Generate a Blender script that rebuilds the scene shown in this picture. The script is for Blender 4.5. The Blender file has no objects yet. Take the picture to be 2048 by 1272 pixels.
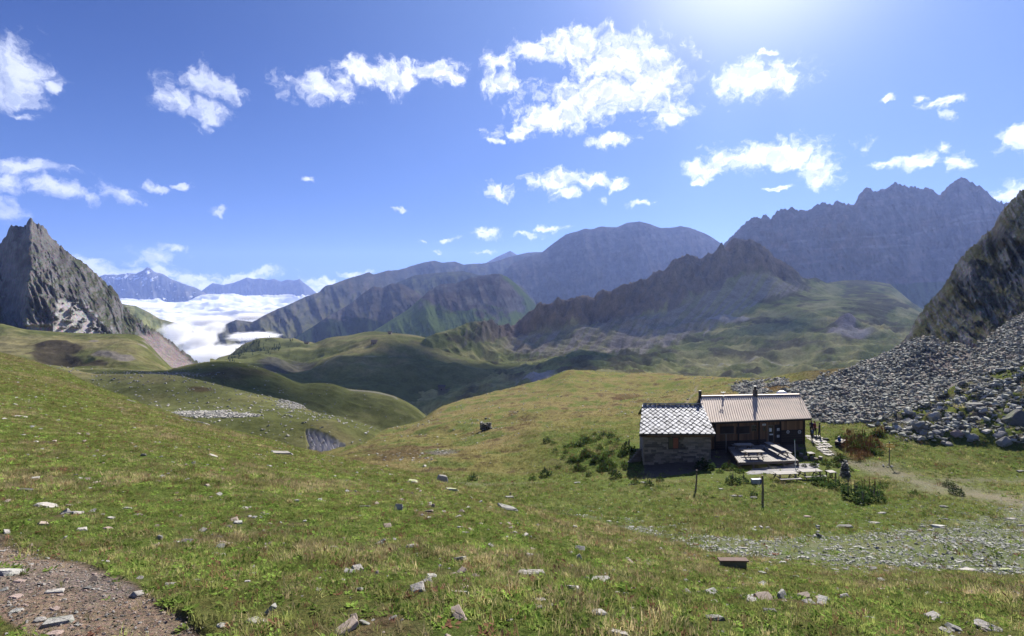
import bpy, bmesh, math, random
import numpy as np
from mathutils import Vector, Matrix
from mathutils.bvhtree import BVHTree

SC = bpy.context.scene
COL = SC.collection
random.seed(7)
rng = np.random.default_rng(11)

# ------------------------------------------------------------------ camera, light, sky
FOC = 989.0           # focal length in pixels of the 2048 px wide frame
CX, HY = 1024.0, 580.0
cam_d = bpy.data.cameras.new('camera'); cam = bpy.data.objects.new('camera', cam_d); COL.objects.link(cam)
cam_d.sensor_width = 36.0; cam_d.lens = 36.0 * FOC / 2048.0
cam_d.shift_y = -(636.0 - HY) / 2048.0
cam_d.clip_start = 0.1; cam_d.clip_end = 90000.0
cam.location = (0, 0, 0); cam.rotation_euler = (math.radians(90), 0, 0)
SC.camera = cam
SC.view_settings.view_transform = 'Standard'; SC.view_settings.look = 'None'
SC.view_settings.gamma = 1.0; SC.view_settings.use_curve_mapping = False
SC.view_settings.exposure = 1.16
SC.render.engine = 'CYCLES'
cy = SC.cycles
cy.use_denoising = True
cy.max_bounces = 5; cy.diffuse_bounces = 2; cy.glossy_bounces = 2; cy.transmission_bounces = 3
cy.transparent_max_bounces = 8; cy.volume_bounces = 3
cy.volume_max_steps = 256

SUN_AZ, SUN_EL = math.radians(27.0), math.radians(36.5)   # azimuth from +Y towards +X
sun_dir = Vector((math.sin(SUN_AZ) * math.cos(SUN_EL), math.cos(SUN_AZ) * math.cos(SUN_EL), math.sin(SUN_EL)))
sd = bpy.data.lights.new('sun', 'SUN'); sd.energy = 4.9; sd.angle = math.radians(0.6); sd.color = (1.0, 0.95, 0.87)
sun = bpy.data.objects.new('sun', sd); COL.objects.link(sun)
sun.rotation_euler = sun_dir.to_track_quat('Z', 'Y').to_euler()

world = bpy.data.worlds.new('World'); SC.world = world; world.use_nodes = True
W = world.node_tree; W.nodes.clear()

class NT:
    """small node builder"""
    def __init__(s, tree): s.t = tree; s.n = tree.nodes; s.l = tree.links
    def new(s, kind, **kw):
        nd = s.n.new(kind)
        for k, v in kw.items(): setattr(nd, k, v)
        return nd
    def put(s, sock, v):
        if hasattr(v, 'is_linked') or hasattr(v, 'links'): s.l.new(v, sock)
        else: sock.default_value = v
    def math(s, op, a, b=0.0, c=0.0, clamp=False):
        nd = s.new('ShaderNodeMath', operation=op, use_clamp=clamp)
        s.put(nd.inputs[0], a); s.put(nd.inputs[1], b); s.put(nd.inputs[2], c)
        return nd.outputs[0]
    def vec(s, op, a, b=(0, 0, 0), c=(0, 0, 0), out=0):
        nd = s.new('ShaderNodeVectorMath', operation=op)
        s.put(nd.inputs[0], a)
        if len(nd.inputs) > 1: s.put(nd.inputs[1], b)
        if op == 'MULTIPLY_ADD': s.put(nd.inputs[2], c)
        return nd.outputs['Value'] if op in ('LENGTH', 'DOT_PRODUCT', 'DISTANCE') else nd.outputs[0]
    def mix(s, fac, a, b, blend='MIX'):
        nd = s.new('ShaderNodeMix', data_type='RGBA', blend_type=blend); nd.clamp_factor = True
        s.put(nd.inputs['Factor'], fac)
        s.put(nd.inputs[6], a if not isinstance(a, tuple) or len(a) == 4 else a + (1,))
        s.put(nd.inputs[7], b if not isinstance(b, tuple) or len(b) == 4 else b + (1,))
        return nd.outputs[2]
    def step(s, v, lo, hi, a=0.0, b=1.0, kind='SMOOTHSTEP'):
        nd = s.new('ShaderNodeMapRange', interpolation_type=kind)
        s.put(nd.inputs[0], v)
        for i, x in enumerate((lo, hi, a, b)): nd.inputs[i + 1].default_value = x
        return nd.outputs[0]
    def noise(s, v, scale, detail=4.0, rough=0.55, dist=0.0, kind='FBM', dim='3D'):
        nd = s.new('ShaderNodeTexNoise', noise_dimensions=dim); nd.noise_type = kind
        if v is not None: s.l.new(v, nd.inputs['Vector'])
        nd.inputs['Scale'].default_value = scale; nd.inputs['Detail'].default_value = detail
        nd.inputs['Roughness'].default_value = rough; nd.inputs['Distortion'].default_value = dist
        return nd.outputs['Fac'], nd.outputs['Color']

w = NT(W)
tc = w.new('ShaderNodeTexCoord').outputs['Generated']
dirn = w.vec('NORMALIZE', tc)
sep = w.new('ShaderNodeSeparateXYZ'); w.l.new(dirn, sep.inputs[0])
az = w.math('ARCTAN2', sep.outputs[0], sep.outputs[1])
el = w.math('ARCSINE', sep.outputs[2])
sky = w.new('ShaderNodeTexSky'); sky.sky_type = 'NISHITA'; sky.sun_disc = False
sky.sun_elevation = SUN_EL; sky.sun_rotation = SUN_AZ
sky.altitude = 2400.0; sky.air_density = 1.0; sky.dust_density = 1.6; sky.ozone_density = 2.2
skyc = w.mix(1.0, sky.outputs[0], (0.25, 0.40, 0.79), 'MULTIPLY')
# pale veil near the horizon, the same all round
skyc = w.mix(w.step(el, 0.0, 0.45, 0.42, 0.0), skyc, (1.4, 2.6, 5.3))
# glow of the thin air round the sun (forward scattering), a function of the angle to the sun only
sang = w.vec('DOT_PRODUCT', dirn, tuple(sun_dir))
gl = w.math('POWER', w.math('MAXIMUM', sang, 0.0), 5.0)
gl2 = w.math('POWER', w.math('MAXIMUM', sang, 0.0), 62.0)
skyc = w.mix(w.math('MULTIPLY', gl, 0.31), skyc, (4.6, 6.5, 9.6))
skyc = w.mix(w.math('MULTIPLY', gl2, 0.9, clamp=True), skyc, (11.6, 11.4, 13.4))

# clouds: ellipses on the sky dome (azimuth, elevation), frayed with noise
CL = """30 140 78 50;18 185 70 35;105 172 22 12;40 232 22 8
408 160 72 30;350 192 46 24;412 215 42 26;452 172 42 26
645 178 66 30;715 140 38 24;780 153 62 24;860 138 60 20;905 150 24 17
1150 92 88 34;1065 108 50 22;1010 170 42 18;1235 112 92 40;1300 148 74 36;1205 190 135 38;1115 235 88 25;1035 262 46 17;1335 222 42 30;990 284 16 10;1000 128 30 22;1222 276 34 12
1520 160 76 32;1465 156 32 20;1570 166 40 26;1525 106 20 5
1550 306 112 28;1420 338 48 20;1640 342 44 25;1495 318 56 24;1400 368 14 7;1556 372 24 5
1120 358 60 20;1190 356 26 12;998 382 34 14;1238 362 18 12;1208 396 12 9;1128 384 24 11;1285 410 18 6
1886 200 42 10;1910 222 14 10;1853 186 14 8;1772 198 12 6
1775 325 40 9;1838 318 38 15;1902 322 20 18;1886 288 18 12
2034 285 52 20;2044 378 60 18;2005 390 34 12
60 345 92 15;125 385 74 15;25 372 56 18;0 425 46 20;240 390 30 15;310 370 30 9;375 366 18 7;190 400 30 14
612 354 13 5;440 422 18 6;805 424 12 4;900 480 22 5;880 497 8 3;968 470 24 10;970 505 18 4;1058 473 22 6;1108 459 25 7;845 482 7 3
195 535 44 20;245 552 66 16;308 518 44 16;345 492 26 8;300 545 60 14;380 572 54 20;480 552 56 12;535 543 34 8;430 580 70 18;640 566 34 12;720 541 34 7;670 582 54 13;600 580 54 13;520 590 80 14"""
def dirof(px, py):
    v = Vector(((px - CX) / FOC, 1.0, (HY - py) / FOC)).normalized()
    return math.atan2(v.x, v.y), math.asin(v.z)
cmb = w.new('ShaderNodeCombineXYZ'); w.l.new(az, cmb.inputs[0]); w.l.new(el, cmb.inputs[1])
flat = cmb.outputs[0]
_, wc = w.noise(flat, 9.0, 5.0, 0.6)
wv = w.vec('MULTIPLY_ADD', wc, (0.085, 0.055, 0.0), (-0.0425, -0.0275, 0.0))
_, wc2 = w.noise(flat, 34.0, 5.0, 0.6)
wv2 = w.vec('MULTIPLY_ADD', wc2, (0.040, 0.028, 0.0), (-0.020, -0.014, 0.0))
warp = w.vec('ADD', w.vec('ADD', flat, wv), wv2)
best = None
for ln in CL.replace('\n', ';').split(';'):
    px, py, rx, ry = map(float, ln.split())
    a0, e0 = dirof(px, py); a1, _ = dirof(px + rx, py); a2, _ = dirof(px - rx, py)
    _, e1 = dirof(px, py - ry)
    ra, re = (a1 - a2) / 2 * 1.16, (e1 - e0) * 1.16
    d = w.vec('LENGTH', w.vec('MULTIPLY_ADD', warp, (1 / ra, 1 / re, 0.0), (-a0 / ra, -e0 / re, 0.0)))
    best = d if best is None else w.math('SMOOTH_MIN', best, d, 0.22)
# the same broken cumulus outside the part described one by one
n3, _ = w.noise(dirn, 2.6, 7.0, 0.55)
outside = w.math('MAXIMUM', w.step(w.math('ABSOLUTE', az), 0.82, 0.95), w.step(el, 0.52, 0.62))
far_cl = w.math('MULTIPLY_ADD', w.math('SUBTRACT', n3, 0.60), -9.0, 1.0)
best = w.math('MINIMUM', best, w.math('ADD', far_cl, w.math('MULTIPLY', w.math('SUBTRACT', 1.0, outside), 9.0)))
f1, _ = w.noise(warp, 26.0, 9.0, 0.62)
f2, _ = w.noise(warp, 75.0, 6.0, 0.6)
dens = w.math('ADD', w.math('SUBTRACT', 1.13, best), w.math('MULTIPLY', w.math('SUBTRACT', f1, 0.50), 2.9))
dens = w.math('ADD', dens, w.math('MULTIPLY', w.math('SUBTRACT', f2, 0.5), 1.3))
cover = w.step(dens, -0.10, 1.15)
cover = w.math('MULTIPLY', cover, w.math('SUBTRACT', 1.0, w.math('MULTIPLY', w.step(dens, 0.0, 0.3, 1.0, 0.0), 0.25)))
thick = w.step(dens, 0.55, 1.35)
f3, _ = w.noise(warp, 12.0, 3.0, 0.5)
thick = w.math('MULTIPLY', thick, w.step(f3, 0.42, 0.60))
f1s, _ = w.noise(w.vec('ADD', warp, (0.006, 0.013, 0.0)), 26.0, 9.0, 0.62)
relief = w.step(w.math('SUBTRACT', f1s, f1), -0.015, 0.085)
near_sun = w.math('MAXIMUM', w.step(sang, 0.55, 0.86), w.step(el, 0.02, 0.10, 0.75, 0.0))
cl_lit = w.mix(near_sun, (6.8, 7.3, 8.8), (11.5, 11.6, 12.0))
cl_sh = w.mix(near_sun, (4.6, 5.3, 6.9), (5.6, 6.1, 7.4))
clc = w.mix(w.math('ADD', thick, w.math('MULTIPLY', relief, w.step(dens, 0.3, 0.9, 0.1, 0.62)), clamp=True), cl_lit, cl_sh)
fin = w.mix(cover, skyc, clc)
# below the horizon: the pale valley haze going on
fin = w.mix(w.step(el, -0.02, -0.004, 1.0, 0.0), fin, (5.0, 5.6, 7.0))
bg = w.new('ShaderNodeBackground'); w.l.new(fin, bg.inputs['Color']); bg.inputs['Strength'].default_value = 0.06
wo = w.new('ShaderNodeOutputWorld'); w.l.new(bg.outputs[0], wo.inputs['Surface'])
world.cycles.sampling_method = 'MANUAL'; world.cycles.sample_map_resolution = 512

# ------------------------------------------------------------------ helpers
def tag(o, label=None, cat=None, group=None, kind=None):
    if label: o['label'] = label
    if cat: o['category'] = cat
    if group: o['group'] = group
    if kind: o['kind'] = kind
    return o
def link(name, me, mat=None, parent=None):
    o = bpy.data.objects.new(name, me); COL.objects.link(o)
    if mat is not None and me is not None and len(me.materials) == 0: me.materials.append(mat)
    if parent is not None: o.parent = parent
    return o
def hashn(ix, iy, iz, seed):
    h = (ix.astype(np.int64) * 374761393 + iy.astype(np.int64) * 668265263 + iz.astype(np.int64) * 2147483647 + seed * 974634777) & 0xFFFFFFFF
    h = ((h ^ (h >> 13)) * 1274126177) & 0xFFFFFFFF
    h = ((h ^ (h >> 16)) * 2246822519) & 0xFFFFFFFF
    return ((h ^ (h >> 15)) & 0xFFFFFF).astype(np.float64) / 0xFFFFFF
def vnoise(x, y, z=None, seed=0):
    """value noise, -1..1"""
    x = np.asarray(x, float); y = np.asarray(y, float)
    ix = np.floor(x); iy = np.floor(y); fx = x - ix; fy = y - iy
    fx = fx * fx * fx * (fx * (fx * 6 - 15) + 10); fy = fy * fy * fy * (fy * (fy * 6 - 15) + 10)
    if z is None:
        zz = np.zeros_like(ix)
        a = hashn(ix, iy, zz, seed); b = hashn(ix + 1, iy, zz, seed)
        c = hashn(ix, iy + 1, zz, seed); d = hashn(ix + 1, iy + 1, zz, seed)
        return ((a + (b - a) * fx) * (1 - fy) + (c + (d - c) * fx) * fy) * 2 - 1
    z = np.asarray(z, float); iz = np.floor(z); fz = z - iz; fz = fz * fz * (3 - 2 * fz)
    r = []
    for k in (0, 1):
        a = hashn(ix, iy, iz + k, seed); b = hashn(ix + 1, iy, iz + k, seed)
        c = hashn(ix, iy + 1, iz + k, seed); d = hashn(ix + 1, iy + 1, iz + k, seed)
        r.append((a + (b - a) * fx) * (1 - fy) + (c + (d - c) * fx) * fy)
    return (r[0] * (1 - fz) + r[1] * fz) * 2 - 1
def fbm(x, y, z=None, o=5, seed=0, gain=0.5, ridged=False):
    s = 0; a = 1.0; tot = 0; k = 1.0; ca, sa = math.cos(0.6), math.sin(0.6)
    for i in range(o):
        n = vnoise(x * k, y * k, None if z is None else z * k, seed + i * 17)
        if ridged: n = 1 - 2 * np.abs(n)
        s = s + n * a; tot += a; a *= gain; k *= 2.03
        x, y = x * ca - y * sa + 3.1, x * sa + y * ca + 1.7
    return s / tot
def curve(pts, x, smooth=True):
    if isinstance(pts, (int, float)): return np.full_like(x, float(pts))
    if isinstance(pts, str): pts = [tuple(map(float, p.split(','))) for p in pts.split()]
    p = np.array(pts, float); X, Y = p[:, 0], p[:, 1]
    if not smooth or len(X) < 3: return np.interp(x, X, Y)
    h = np.diff(X); dl = np.diff(Y) / h; m = np.zeros_like(Y)      # monotone cubic
    m[1:-1] = np.where(dl[:-1] * dl[1:] > 0, 2 * dl[:-1] * dl[1:] / np.where(dl[:-1] + dl[1:] == 0, 1, dl[:-1] + dl[1:]), 0)
    m[0], m[-1] = dl[0], dl[-1]
    xc = np.clip(x, X[0], X[-1]); i = np.clip(np.searchsorted(X, xc) - 1, 0, len(X) - 2)
    t = (xc - X[i]) / h[i]
    return ((2*t**3 - 3*t**2 + 1) * Y[i] + (t**3 - 2*t**2 + t) * h[i] * m[i] + (-2*t**3 + 3*t**2) * Y[i+1] + (t**3 - t**2) * h[i] * m[i+1])
def sst(x, a, b):
    t = np.clip((x - a) / (b - a), 0, 1); return t * t * (3 - 2 * t)
def bump2(px, py, cx, cy, rx, ry):
    return np.exp(-((px - cx) / rx) ** 2 - ((py - cy) / ry) ** 2)
def grid_mesh(name, P, colr=None, smooth=True, uv=None):
    R, C = P.shape[:2]; me = bpy.data.meshes.new(name)
    me.vertices.add(R * C); me.vertices.foreach_set('co', P.reshape(-1).astype(np.float32))
    idx = np.arange(R * C).reshape(R, C)
    q = np.stack([idx[:-1, :-1], idx[:-1, 1:], idx[1:, 1:], idx[1:, :-1]], -1).reshape(-1, 4)
    me.loops.add(q.size); me.loops.foreach_set('vertex_index', q.reshape(-1).astype(np.int32))
    me.polygons.add(len(q)); me.polygons.foreach_set('loop_start', (np.arange(len(q)) * 4).astype(np.int32))
    me.polygons.foreach_set('loop_total', np.full(len(q), 4, np.int32))
    me.update(calc_edges=True)
    if smooth: me.polygons.foreach_set('use_smooth', np.ones(len(q), bool))
    if colr is not None:
        a = me.attributes.new('Col', 'FLOAT_COLOR', 'POINT')
        c4 = np.ones((R * C, 4), np.float32); c4[:, :3] = colr.reshape(-1, 3)
        a.data.foreach_set('color', c4.reshape(-1))
    return me
def loft(rows, x0, x1, nx, counts, lin_crest=None):
    """rows near to far: (depth curve, image row curve). Returns depth, image column and image row grids."""
    px = np.linspace(x0, x1, nx)
    D = np.array([curve(r[0], px) for r in rows]); Y = np.array([curve(r[1], px, r[2] if len(r) > 2 else True) for r in rows])
    L = np.log(D); n = len(rows); outD, outY, S = [], [], []
    for k in range(n - 1):
        c = counts[k]; t = (np.arange(c) / c)[:, None]
        if k == n - 2: t = (np.arange(c + 1) / c)[:, None]
        def cr(A):
            a, b = A[k], A[k + 1]
            m0 = (A[k + 1] - A[k - 1]) / 2 if k > 0 else b - a
            m1 = (A[k + 2] - A[k]) / 2 if k < n - 2 else b - a
            if k < n - 2: m1 = np.where((b - a) * (A[k + 2] - b) > 0, m1, 0)
            if k > 0: m0 = np.where((b - a) * (a - A[k - 1]) > 0, m0, 0)
            m0 = np.sign(m0) * np.minimum(np.abs(m0), 2.6 * np.abs(b - a)); m1 = np.sign(m1) * np.minimum(np.abs(m1), 2.6 * np.abs(b - a))
            return (2*t**3 - 3*t**2 + 1) * a + (t**3 - 2*t**2 + t) * m0 + (-2*t**3 + 3*t**2) * b + (t**3 - t**2) * m1
        outD.append(np.exp(cr(L))); outY.append(cr(Y)); S.append(np.broadcast_to(k + t, (len(t), nx)))
    return np.vstack(outD), np.vstack(outY), np.broadcast_to(px, (sum(len(s) for s in S), nx)).copy(), np.vstack(S)
def to_world(D, PX, PY):
    return np.stack([(PX - CX) / FOC * D, D, (HY - PY) / FOC * D], -1)
def grad_slope(P):
    """steepness 0 (flat) .. 1 (vertical) per vertex, and the unit normal"""
    du = np.gradient(P, axis=1); dv = np.gradient(P, axis=0)
    n = np.cross(du, dv); n /= np.maximum(np.linalg.norm(n, axis=-1, keepdims=True), 1e-9)
    n *= np.where(n[..., 2:3] < 0, -1, 1)
    return 1 - n[..., 2], n
def blend(cols, ws):
    out = np.zeros(ws[0].shape + (3,)) + np.array(cols[0])
    for c, m in zip(cols[1:], ws[1:]): out = out * (1 - m[..., None]) + np.array(c) * m[..., None]
    return out

GREEN = (0.090, 0.098, 0.036); GREEN2 = (0.135, 0.138, 0.052); DRY = (0.185, 0.155, 0.078); BROWN = (0.095, 0.070, 0.040)
ROCK = (0.165, 0.158, 0.148); ROCKD = (0.085, 0.080, 0.074); SCREE = (0.270, 0.250, 0.228); SCREEP = (0.24, 0.19, 0.165)
SOIL = (0.145, 0.115, 0.088)

def terrain_mat(name, s1, s2, contrast=0.45, bump=0.5, bdist=1.0, stretch=(1, 1, 1), rocky=0.0, gain=1.0):
    m = bpy.data.materials.new(name); m.use_nodes = True; t = NT(m.node_tree); t.n.clear()
    at = t.new('ShaderNodeAttribute', attribute_name='Col').outputs['Color']
    co = t.new('ShaderNodeTexCoord').outputs['Object']
    cs = t.vec('MULTIPLY', co, stretch)
    a, _ = t.noise(cs, s1, 6.0, 0.62); b, _ = t.noise(cs, s2, 6.0, 0.65)
    f = t.math('ADD', t.math('MULTIPLY', t.math('SUBTRACT', a, 0.5), 1.3), t.math('SUBTRACT', b, 0.5))
    g = t.math('MULTIPLY_ADD', f, contrast * 2.0, 1.0)
    g = t.math('MULTIPLY', t.math('MAXIMUM', g, 0.25), gain)
    mul = t.new('ShaderNodeVectorMath', operation='SCALE'); t.l.new(at, mul.inputs[0]); t.l.new(g, mul.inputs['Scale'])
    colr = mul.outputs[0]
    h = t.math('ADD', a, t.math('MULTIPLY', b, 0.45))
    if rocky > 0:
        v = t.new('ShaderNodeTexVoronoi', feature='F1'); t.l.new(cs, v.inputs['Vector']); v.inputs['Scale'].default_value = s2 * 1.4
        v.inputs['Randomness'].default_value = 1.0
        h = t.math('ADD', h, t.math('MULTIPLY', v.outputs['Distance'], -rocky))
        colr = t.mix(t.math('MULTIPLY', rocky, 0.45), colr, t.mix(1.0, colr, v.outputs['Color'], 'OVERLAY'))
    bp = t.new('ShaderNodeBump'); bp.inputs['Strength'].default_value = bump; bp.inputs['Distance'].default_value = bdist
    t.l.new(h, bp.inputs['Height'])
    bs = t.new('ShaderNodeBsdfDiffuse'); bs.inputs['Roughness'].default_value = 0.9
    t.l.new(colr, bs.inputs['Color']); t.l.new(bp.outputs[0], bs.inputs['Normal'])
    o = t.new('ShaderNodeOutputMaterial'); t.l.new(bs.outputs[0], o.inputs['Surface'])
    return m
# ------------------------------------------------------------------ far mountains
def mountain(name, crest, depth, base_depth, base_y, x0, x1, nx, ny, amp, wl, style, mat, seed, jag=1.0, mid=None, lean=0.25, calm=None):
    """A mountain body: crest line, face coming towards us down to its foot, and a back falling away."""
    rows = [(base_depth, base_y)]
    cnt = []
    if mid: rows.append(mid); cnt.append(ny // 3)
    rows.append((depth, crest, False)); cnt.append(ny - sum(cnt))
    px = np.linspace(x0, x1, 40)
    cr = curve(crest, px); dd = curve(depth, px)
    rows.append(([(a, b * 1.10) for a, b in zip(px, dd)], [(a, b + 26) for a, b in zip(px, cr)])); cnt.append(6)
    rows.append(([(a, b * 1.45) for a, b in zip(px, dd)], [(a, b + 150) for a, b in zip(px, cr)])); cnt.append(5)
    D, Y, X, S = loft(rows, x0, x1, nx, cnt)
    k = len(cnt) - 2
    face = np.clip(S / k, 0, 1)                                   # 0 foot, 1 crest
    P = to_world(D, X, Y); L = wl
    dm = float(np.mean(D[:sum(cnt[:-2])])); U = (X - CX) / FOC * dm; V = (HY - Y) / FOC * dm   # across and up the face
    # gullies and spurs run down the face: noise much longer downhill than across
    q = fbm(U / L + lean * V / L, V / (2.8 * L), o=6, seed=seed, ridged=True, gain=0.56)
    q = q * 0.75 + 0.9 * fbm(U / (3.1 * L) + 0.3 * V / L, V / (5 * L), o=3, seed=seed + 2, ridged=True)
    q2 = fbm(U / (L * .2) + lean * V / (L * .2), V / (L * .45), o=4, seed=seed + 5, ridged=True)
    w_ = (0.35 + 0.65 * np.sin(np.pi * np.clip(face, 0, 1)) ** 0.6) * np.where(S > k, 0.3, 1)
    if calm is not None: w_ = w_ * (1 - 0.85 * calm(X, Y))
    D2 = D - amp * w_ * (q + 0.34 * q2)
    jz = (fbm(X / 9.0, X * 0 + 3, o=5, seed=seed + 9, ridged=True, gain=0.62) - 0.1) * jag + fbm(X / 40.0, X * 0, o=2, seed=seed + 8) * jag * 0.5
    Y2 = Y - jz * sst(face, 0.8, 1.0) * np.where(S > k, np.clip(1 - (S - k), 0, 1), 1)
    P = to_world(D2, X, Y2)
    sl, nrm = grad_slope(P)
    c = style(P, X, Y, face, sl, nrm, q)
    o = link(name, grid_mesh(name, P, c), mat); tag(o, kind='structure')
    return o, P

def st_rock(cols, green=0.0, gy=600, seed=3):
    def f(P, X, Y, face, sl, nrm, q):
        n = fbm(X / 60, Y / 30, o=5, seed=seed); n2 = fbm(X / 12, Y / 14, o=5, seed=seed + 3)
        sc = sst(0.35 - face + 0.35 * n - 0.5 * q * 0.4, 0.0, 0.25)
        band = fbm(X / 160, (Y + 0.12 * X) / 6.0, o=5, seed=seed + 7)
        g = green * sst(0.55 - face + 0.6 * n2 + (0.5 - sl), 0.1, 0.6)
        cc = blend([cols[0], cols[1], cols[2], GREEN2], [n * 0, sst(n2, -0.1, 0.5), sc * 0.8, g])
        return cc * (1 + 0.20 * band * (1 - g))[..., None] * (1 + np.array((0.10, 0.0, -0.10)) * sst(n, -.2, .5)[..., None])
    return f

M_FAR = terrain_mat('far_rock', 0.010, 0.045, 0.35, 0.9, 14.0, (1, 1, 0.5), gain=1.15)
M_MTN = terrain_mat('mountain_rock', 0.022, 0.11, 0.42, 1.0, 8.0, (1, 1, 0.45), gain=1.15)
M_RIDGE = terrain_mat('ridge_rock', 0.06, 0.35, 0.55, 0.7, 1.5, (1, 1, 0.55), gain=2.3)
M_PEAK = terrain_mat('crag_rock', 0.12, 0.65, 0.5, 1.0, 1.4, (1, 1, 0.6), rocky=0.5, gain=1.2)
M_CLIFF = terrain_mat('cliff_rock', 0.55, 2.6, 0.5, 1.0, 0.35, (1, 1, 0.45), rocky=0.4, gain=1.25)
M_HILL = terrain_mat('hill_grass', 0.05, 0.30, 0.50, 0.6, 0.9, gain=1.7)
M_HILLN = terrain_mat('near_hill_grass', 0.14, 1.1, 0.55, 0.9, 0.45, gain=1.45)

def st_snow(P, X, Y, face, sl, nrm, q):
    base = st_rock([(0.10, 0.11, 0.12), (0.16, 0.155, 0.15), (0.13, 0.14, 0.10)], 0.3)(P, X, Y, face, sl, nrm, q)
    n = fbm(X / 6.0 + Y / 9.0, Y / 3.0, o=5, seed=41, gain=0.65)
    s = np.zeros_like(X)
    for cx_, cy_, rx, ry in ((233, 557, 11, 4), (252, 551, 4, 7), (288, 562, 8, 8), (302, 560, 5, 5), (296, 545, 5, 5), (314, 556, 5, 4), (272, 556, 8, 4)):
        s = np.maximum(s, bump2(X, Y, cx_, cy_, rx, ry))
    s = sst(s * 0.85 + n * 1.1, 0.5, 0.72)
    return base * (1 - s[..., None]) + np.array((0.75, 0.77, 0.8)) * s[..., None]

# snowy massif and blue range far beyond the cloud sea
mountain('snowy_mountain', "120,575 170,562 195,554 209,549 235,550 255,546 272,547 286,541 294,534 300,536 309,544 325,547 340,557 357,564 376,570 396,578 413,588 436,606 470,640", 8200, 7000, 640,
         120, 470, 260, 70, 290, 620, st_snow, M_FAR, 21, 0.9)
mountain('blue_range', "380,600 413,574 425,566 447,570 469,565 482,560 494,555 508,558 520,556 534,560 548,558 562,563 575,559 588,561 599,558 608,566 617,572 632,585 670,610 720,640", 9800, 8600, 650,
         380, 720, 240, 50, 330, 700, st_rock([(0.11, 0.12, 0.12), (0.15, 0.15, 0.14), (0.14, 0.13, 0.1)], 0.4), M_FAR, 23, 0.5)
mountain('pointed_peak', "940,550 970,527 993,514 1008,507 1020,501.5 1037,511 1055,520 1080,516 1110,530", 8000, 7200, 600,
         940, 1110, 150, 40, 200, 500, st_rock([(0.13, 0.13, 0.13), (0.18, 0.17, 0.16), (0.15, 0.14, 0.1)], 0.1), M_FAR, 25, 0.4)
# the long range that climbs from the valley to the right
mountain('long_range', "360,700 400,672 440,655 472,639 505,644 534,628 560,616 585,606 614,592 637,585 650,572 664,568.5 693,558 722,550 738,544 747,549 776,541 798,539.5 823,532 849,525 867,521 885,525 910,523 928,529 961,527 982,525 1019,514 1055,505 1080,504 1140,510 1200,520",
         "360,2350 440,2500 520,2750 600,3200 700,4100 850,5600 1200,5800", "360,2050 600,2100 800,2600 1200,3600", "360,760 600,722 800,700 1200,680", 360, 1200, 520, 120, 420, 620,
         st_rock([(0.085, 0.09, 0.075), (0.14, 0.125, 0.115), (0.06, 0.08, 0.03)], 0.75), M_FAR, 27, 1.0,
         mid=("360,2200 440,2280 520,2450 600,2700 700,3300 850,4500 1200,4800", "360,715 450,680 550,655 650,640 750,622 850,612 1000,600 1200,590"))
mountain('back_spur', "740,600 794,565 830,550 870,546 925,542 960,550 1000,556 1060,575 1120,610", 3900, 3200, 640,
         740, 1120, 260, 60, 220, 420, st_rock([(0.08, 0.085, 0.06), (0.12, 0.12, 0.08), (0.09, 0.11, 0.04)], 0.7), M_MTN, 29, 0.8)
# the dark pair of peaks in front of it
def st_forest(P, X, Y, face, sl, nrm, q):
    c = st_rock([(0.09, 0.085, 0.08), (0.13, 0.12, 0.11), (0.06, 0.075, 0.035)], 0.45)(P, X, Y, face, sl, nrm, q)
    n = fbm(X / 30, Y / 14, o=5, seed=55)
    fr = sst((Y - 628) / 30 + n * 0.8, 0.2, 0.6)
    return c * (1 - fr[..., None]) + np.array((0.028, 0.042, 0.020)) * fr[..., None]
mountain('dark_peak', "480,740 530,708 577,682 628,652 657,632 693,612 726,587 747,572 765,576 782,567 805,568.5 823,577.5 845,594 880,620 920,650 980,680", "480,2250 577,2400 657,2650 747,3000 980,3050", "480,1950 980,2350", 740,
         480, 980, 330, 90, 260, 380, st_forest, M_MTN, 31, 1.0, mid=("480,2100 577,2220 657,2400 747,2600 980,2700", "480,735 600,690 700,655 800,640 980,690"))
def st_greenpeak(P, X, Y, face, sl, nrm, q):
    c = st_rock([(0.095, 0.088, 0.085), (0.15, 0.14, 0.13), (0.15, 0.145, 0.13)], 0.2)(P, X, Y, face, sl, nrm, q)
    n = fbm(X / 26, Y / 18, o=5, seed=57)
    edge = np.interp(Y, [545, 560, 590, 615, 640], [1000, 1012, 1035, 1050, 1040])
    g = np.maximum(sst((X - edge) / 16 + n * 0.7, -0.3, 0.5), sst((Y - 612) / 30 + n * 1.1 - (X - 900) / 500, 0.1, 0.7))
    g = np.maximum(g, sst((860 - X) / 40 + n + (Y - 600) / 40, 0.2, 0.9) * 0.8)
    return c * (1 - g[..., None]) + np.array((0.105, 0.145, 0.038)) * g[..., None]
mountain('green_peak', "640,720 755,657 794,633 816,619 845,594 859,581 881,568.5 914,567 946,554 982,548.6 999,547 1015,554 1037,572 1055,590 1075,615 1110,660 1140,700",
         "640,2250 755,2400 999,2650 1075,2800 1140,2850", 1850, 725, 640, 1140, 400, 110, 130, 300, st_greenpeak, M_MTN, 33, 0.7,
         mid=("640,2050 755,2100 1000,2200 1060,2550 1140,2700", "640,718 760,672 850,640 950,632 1050,640 1140,705"))
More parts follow.
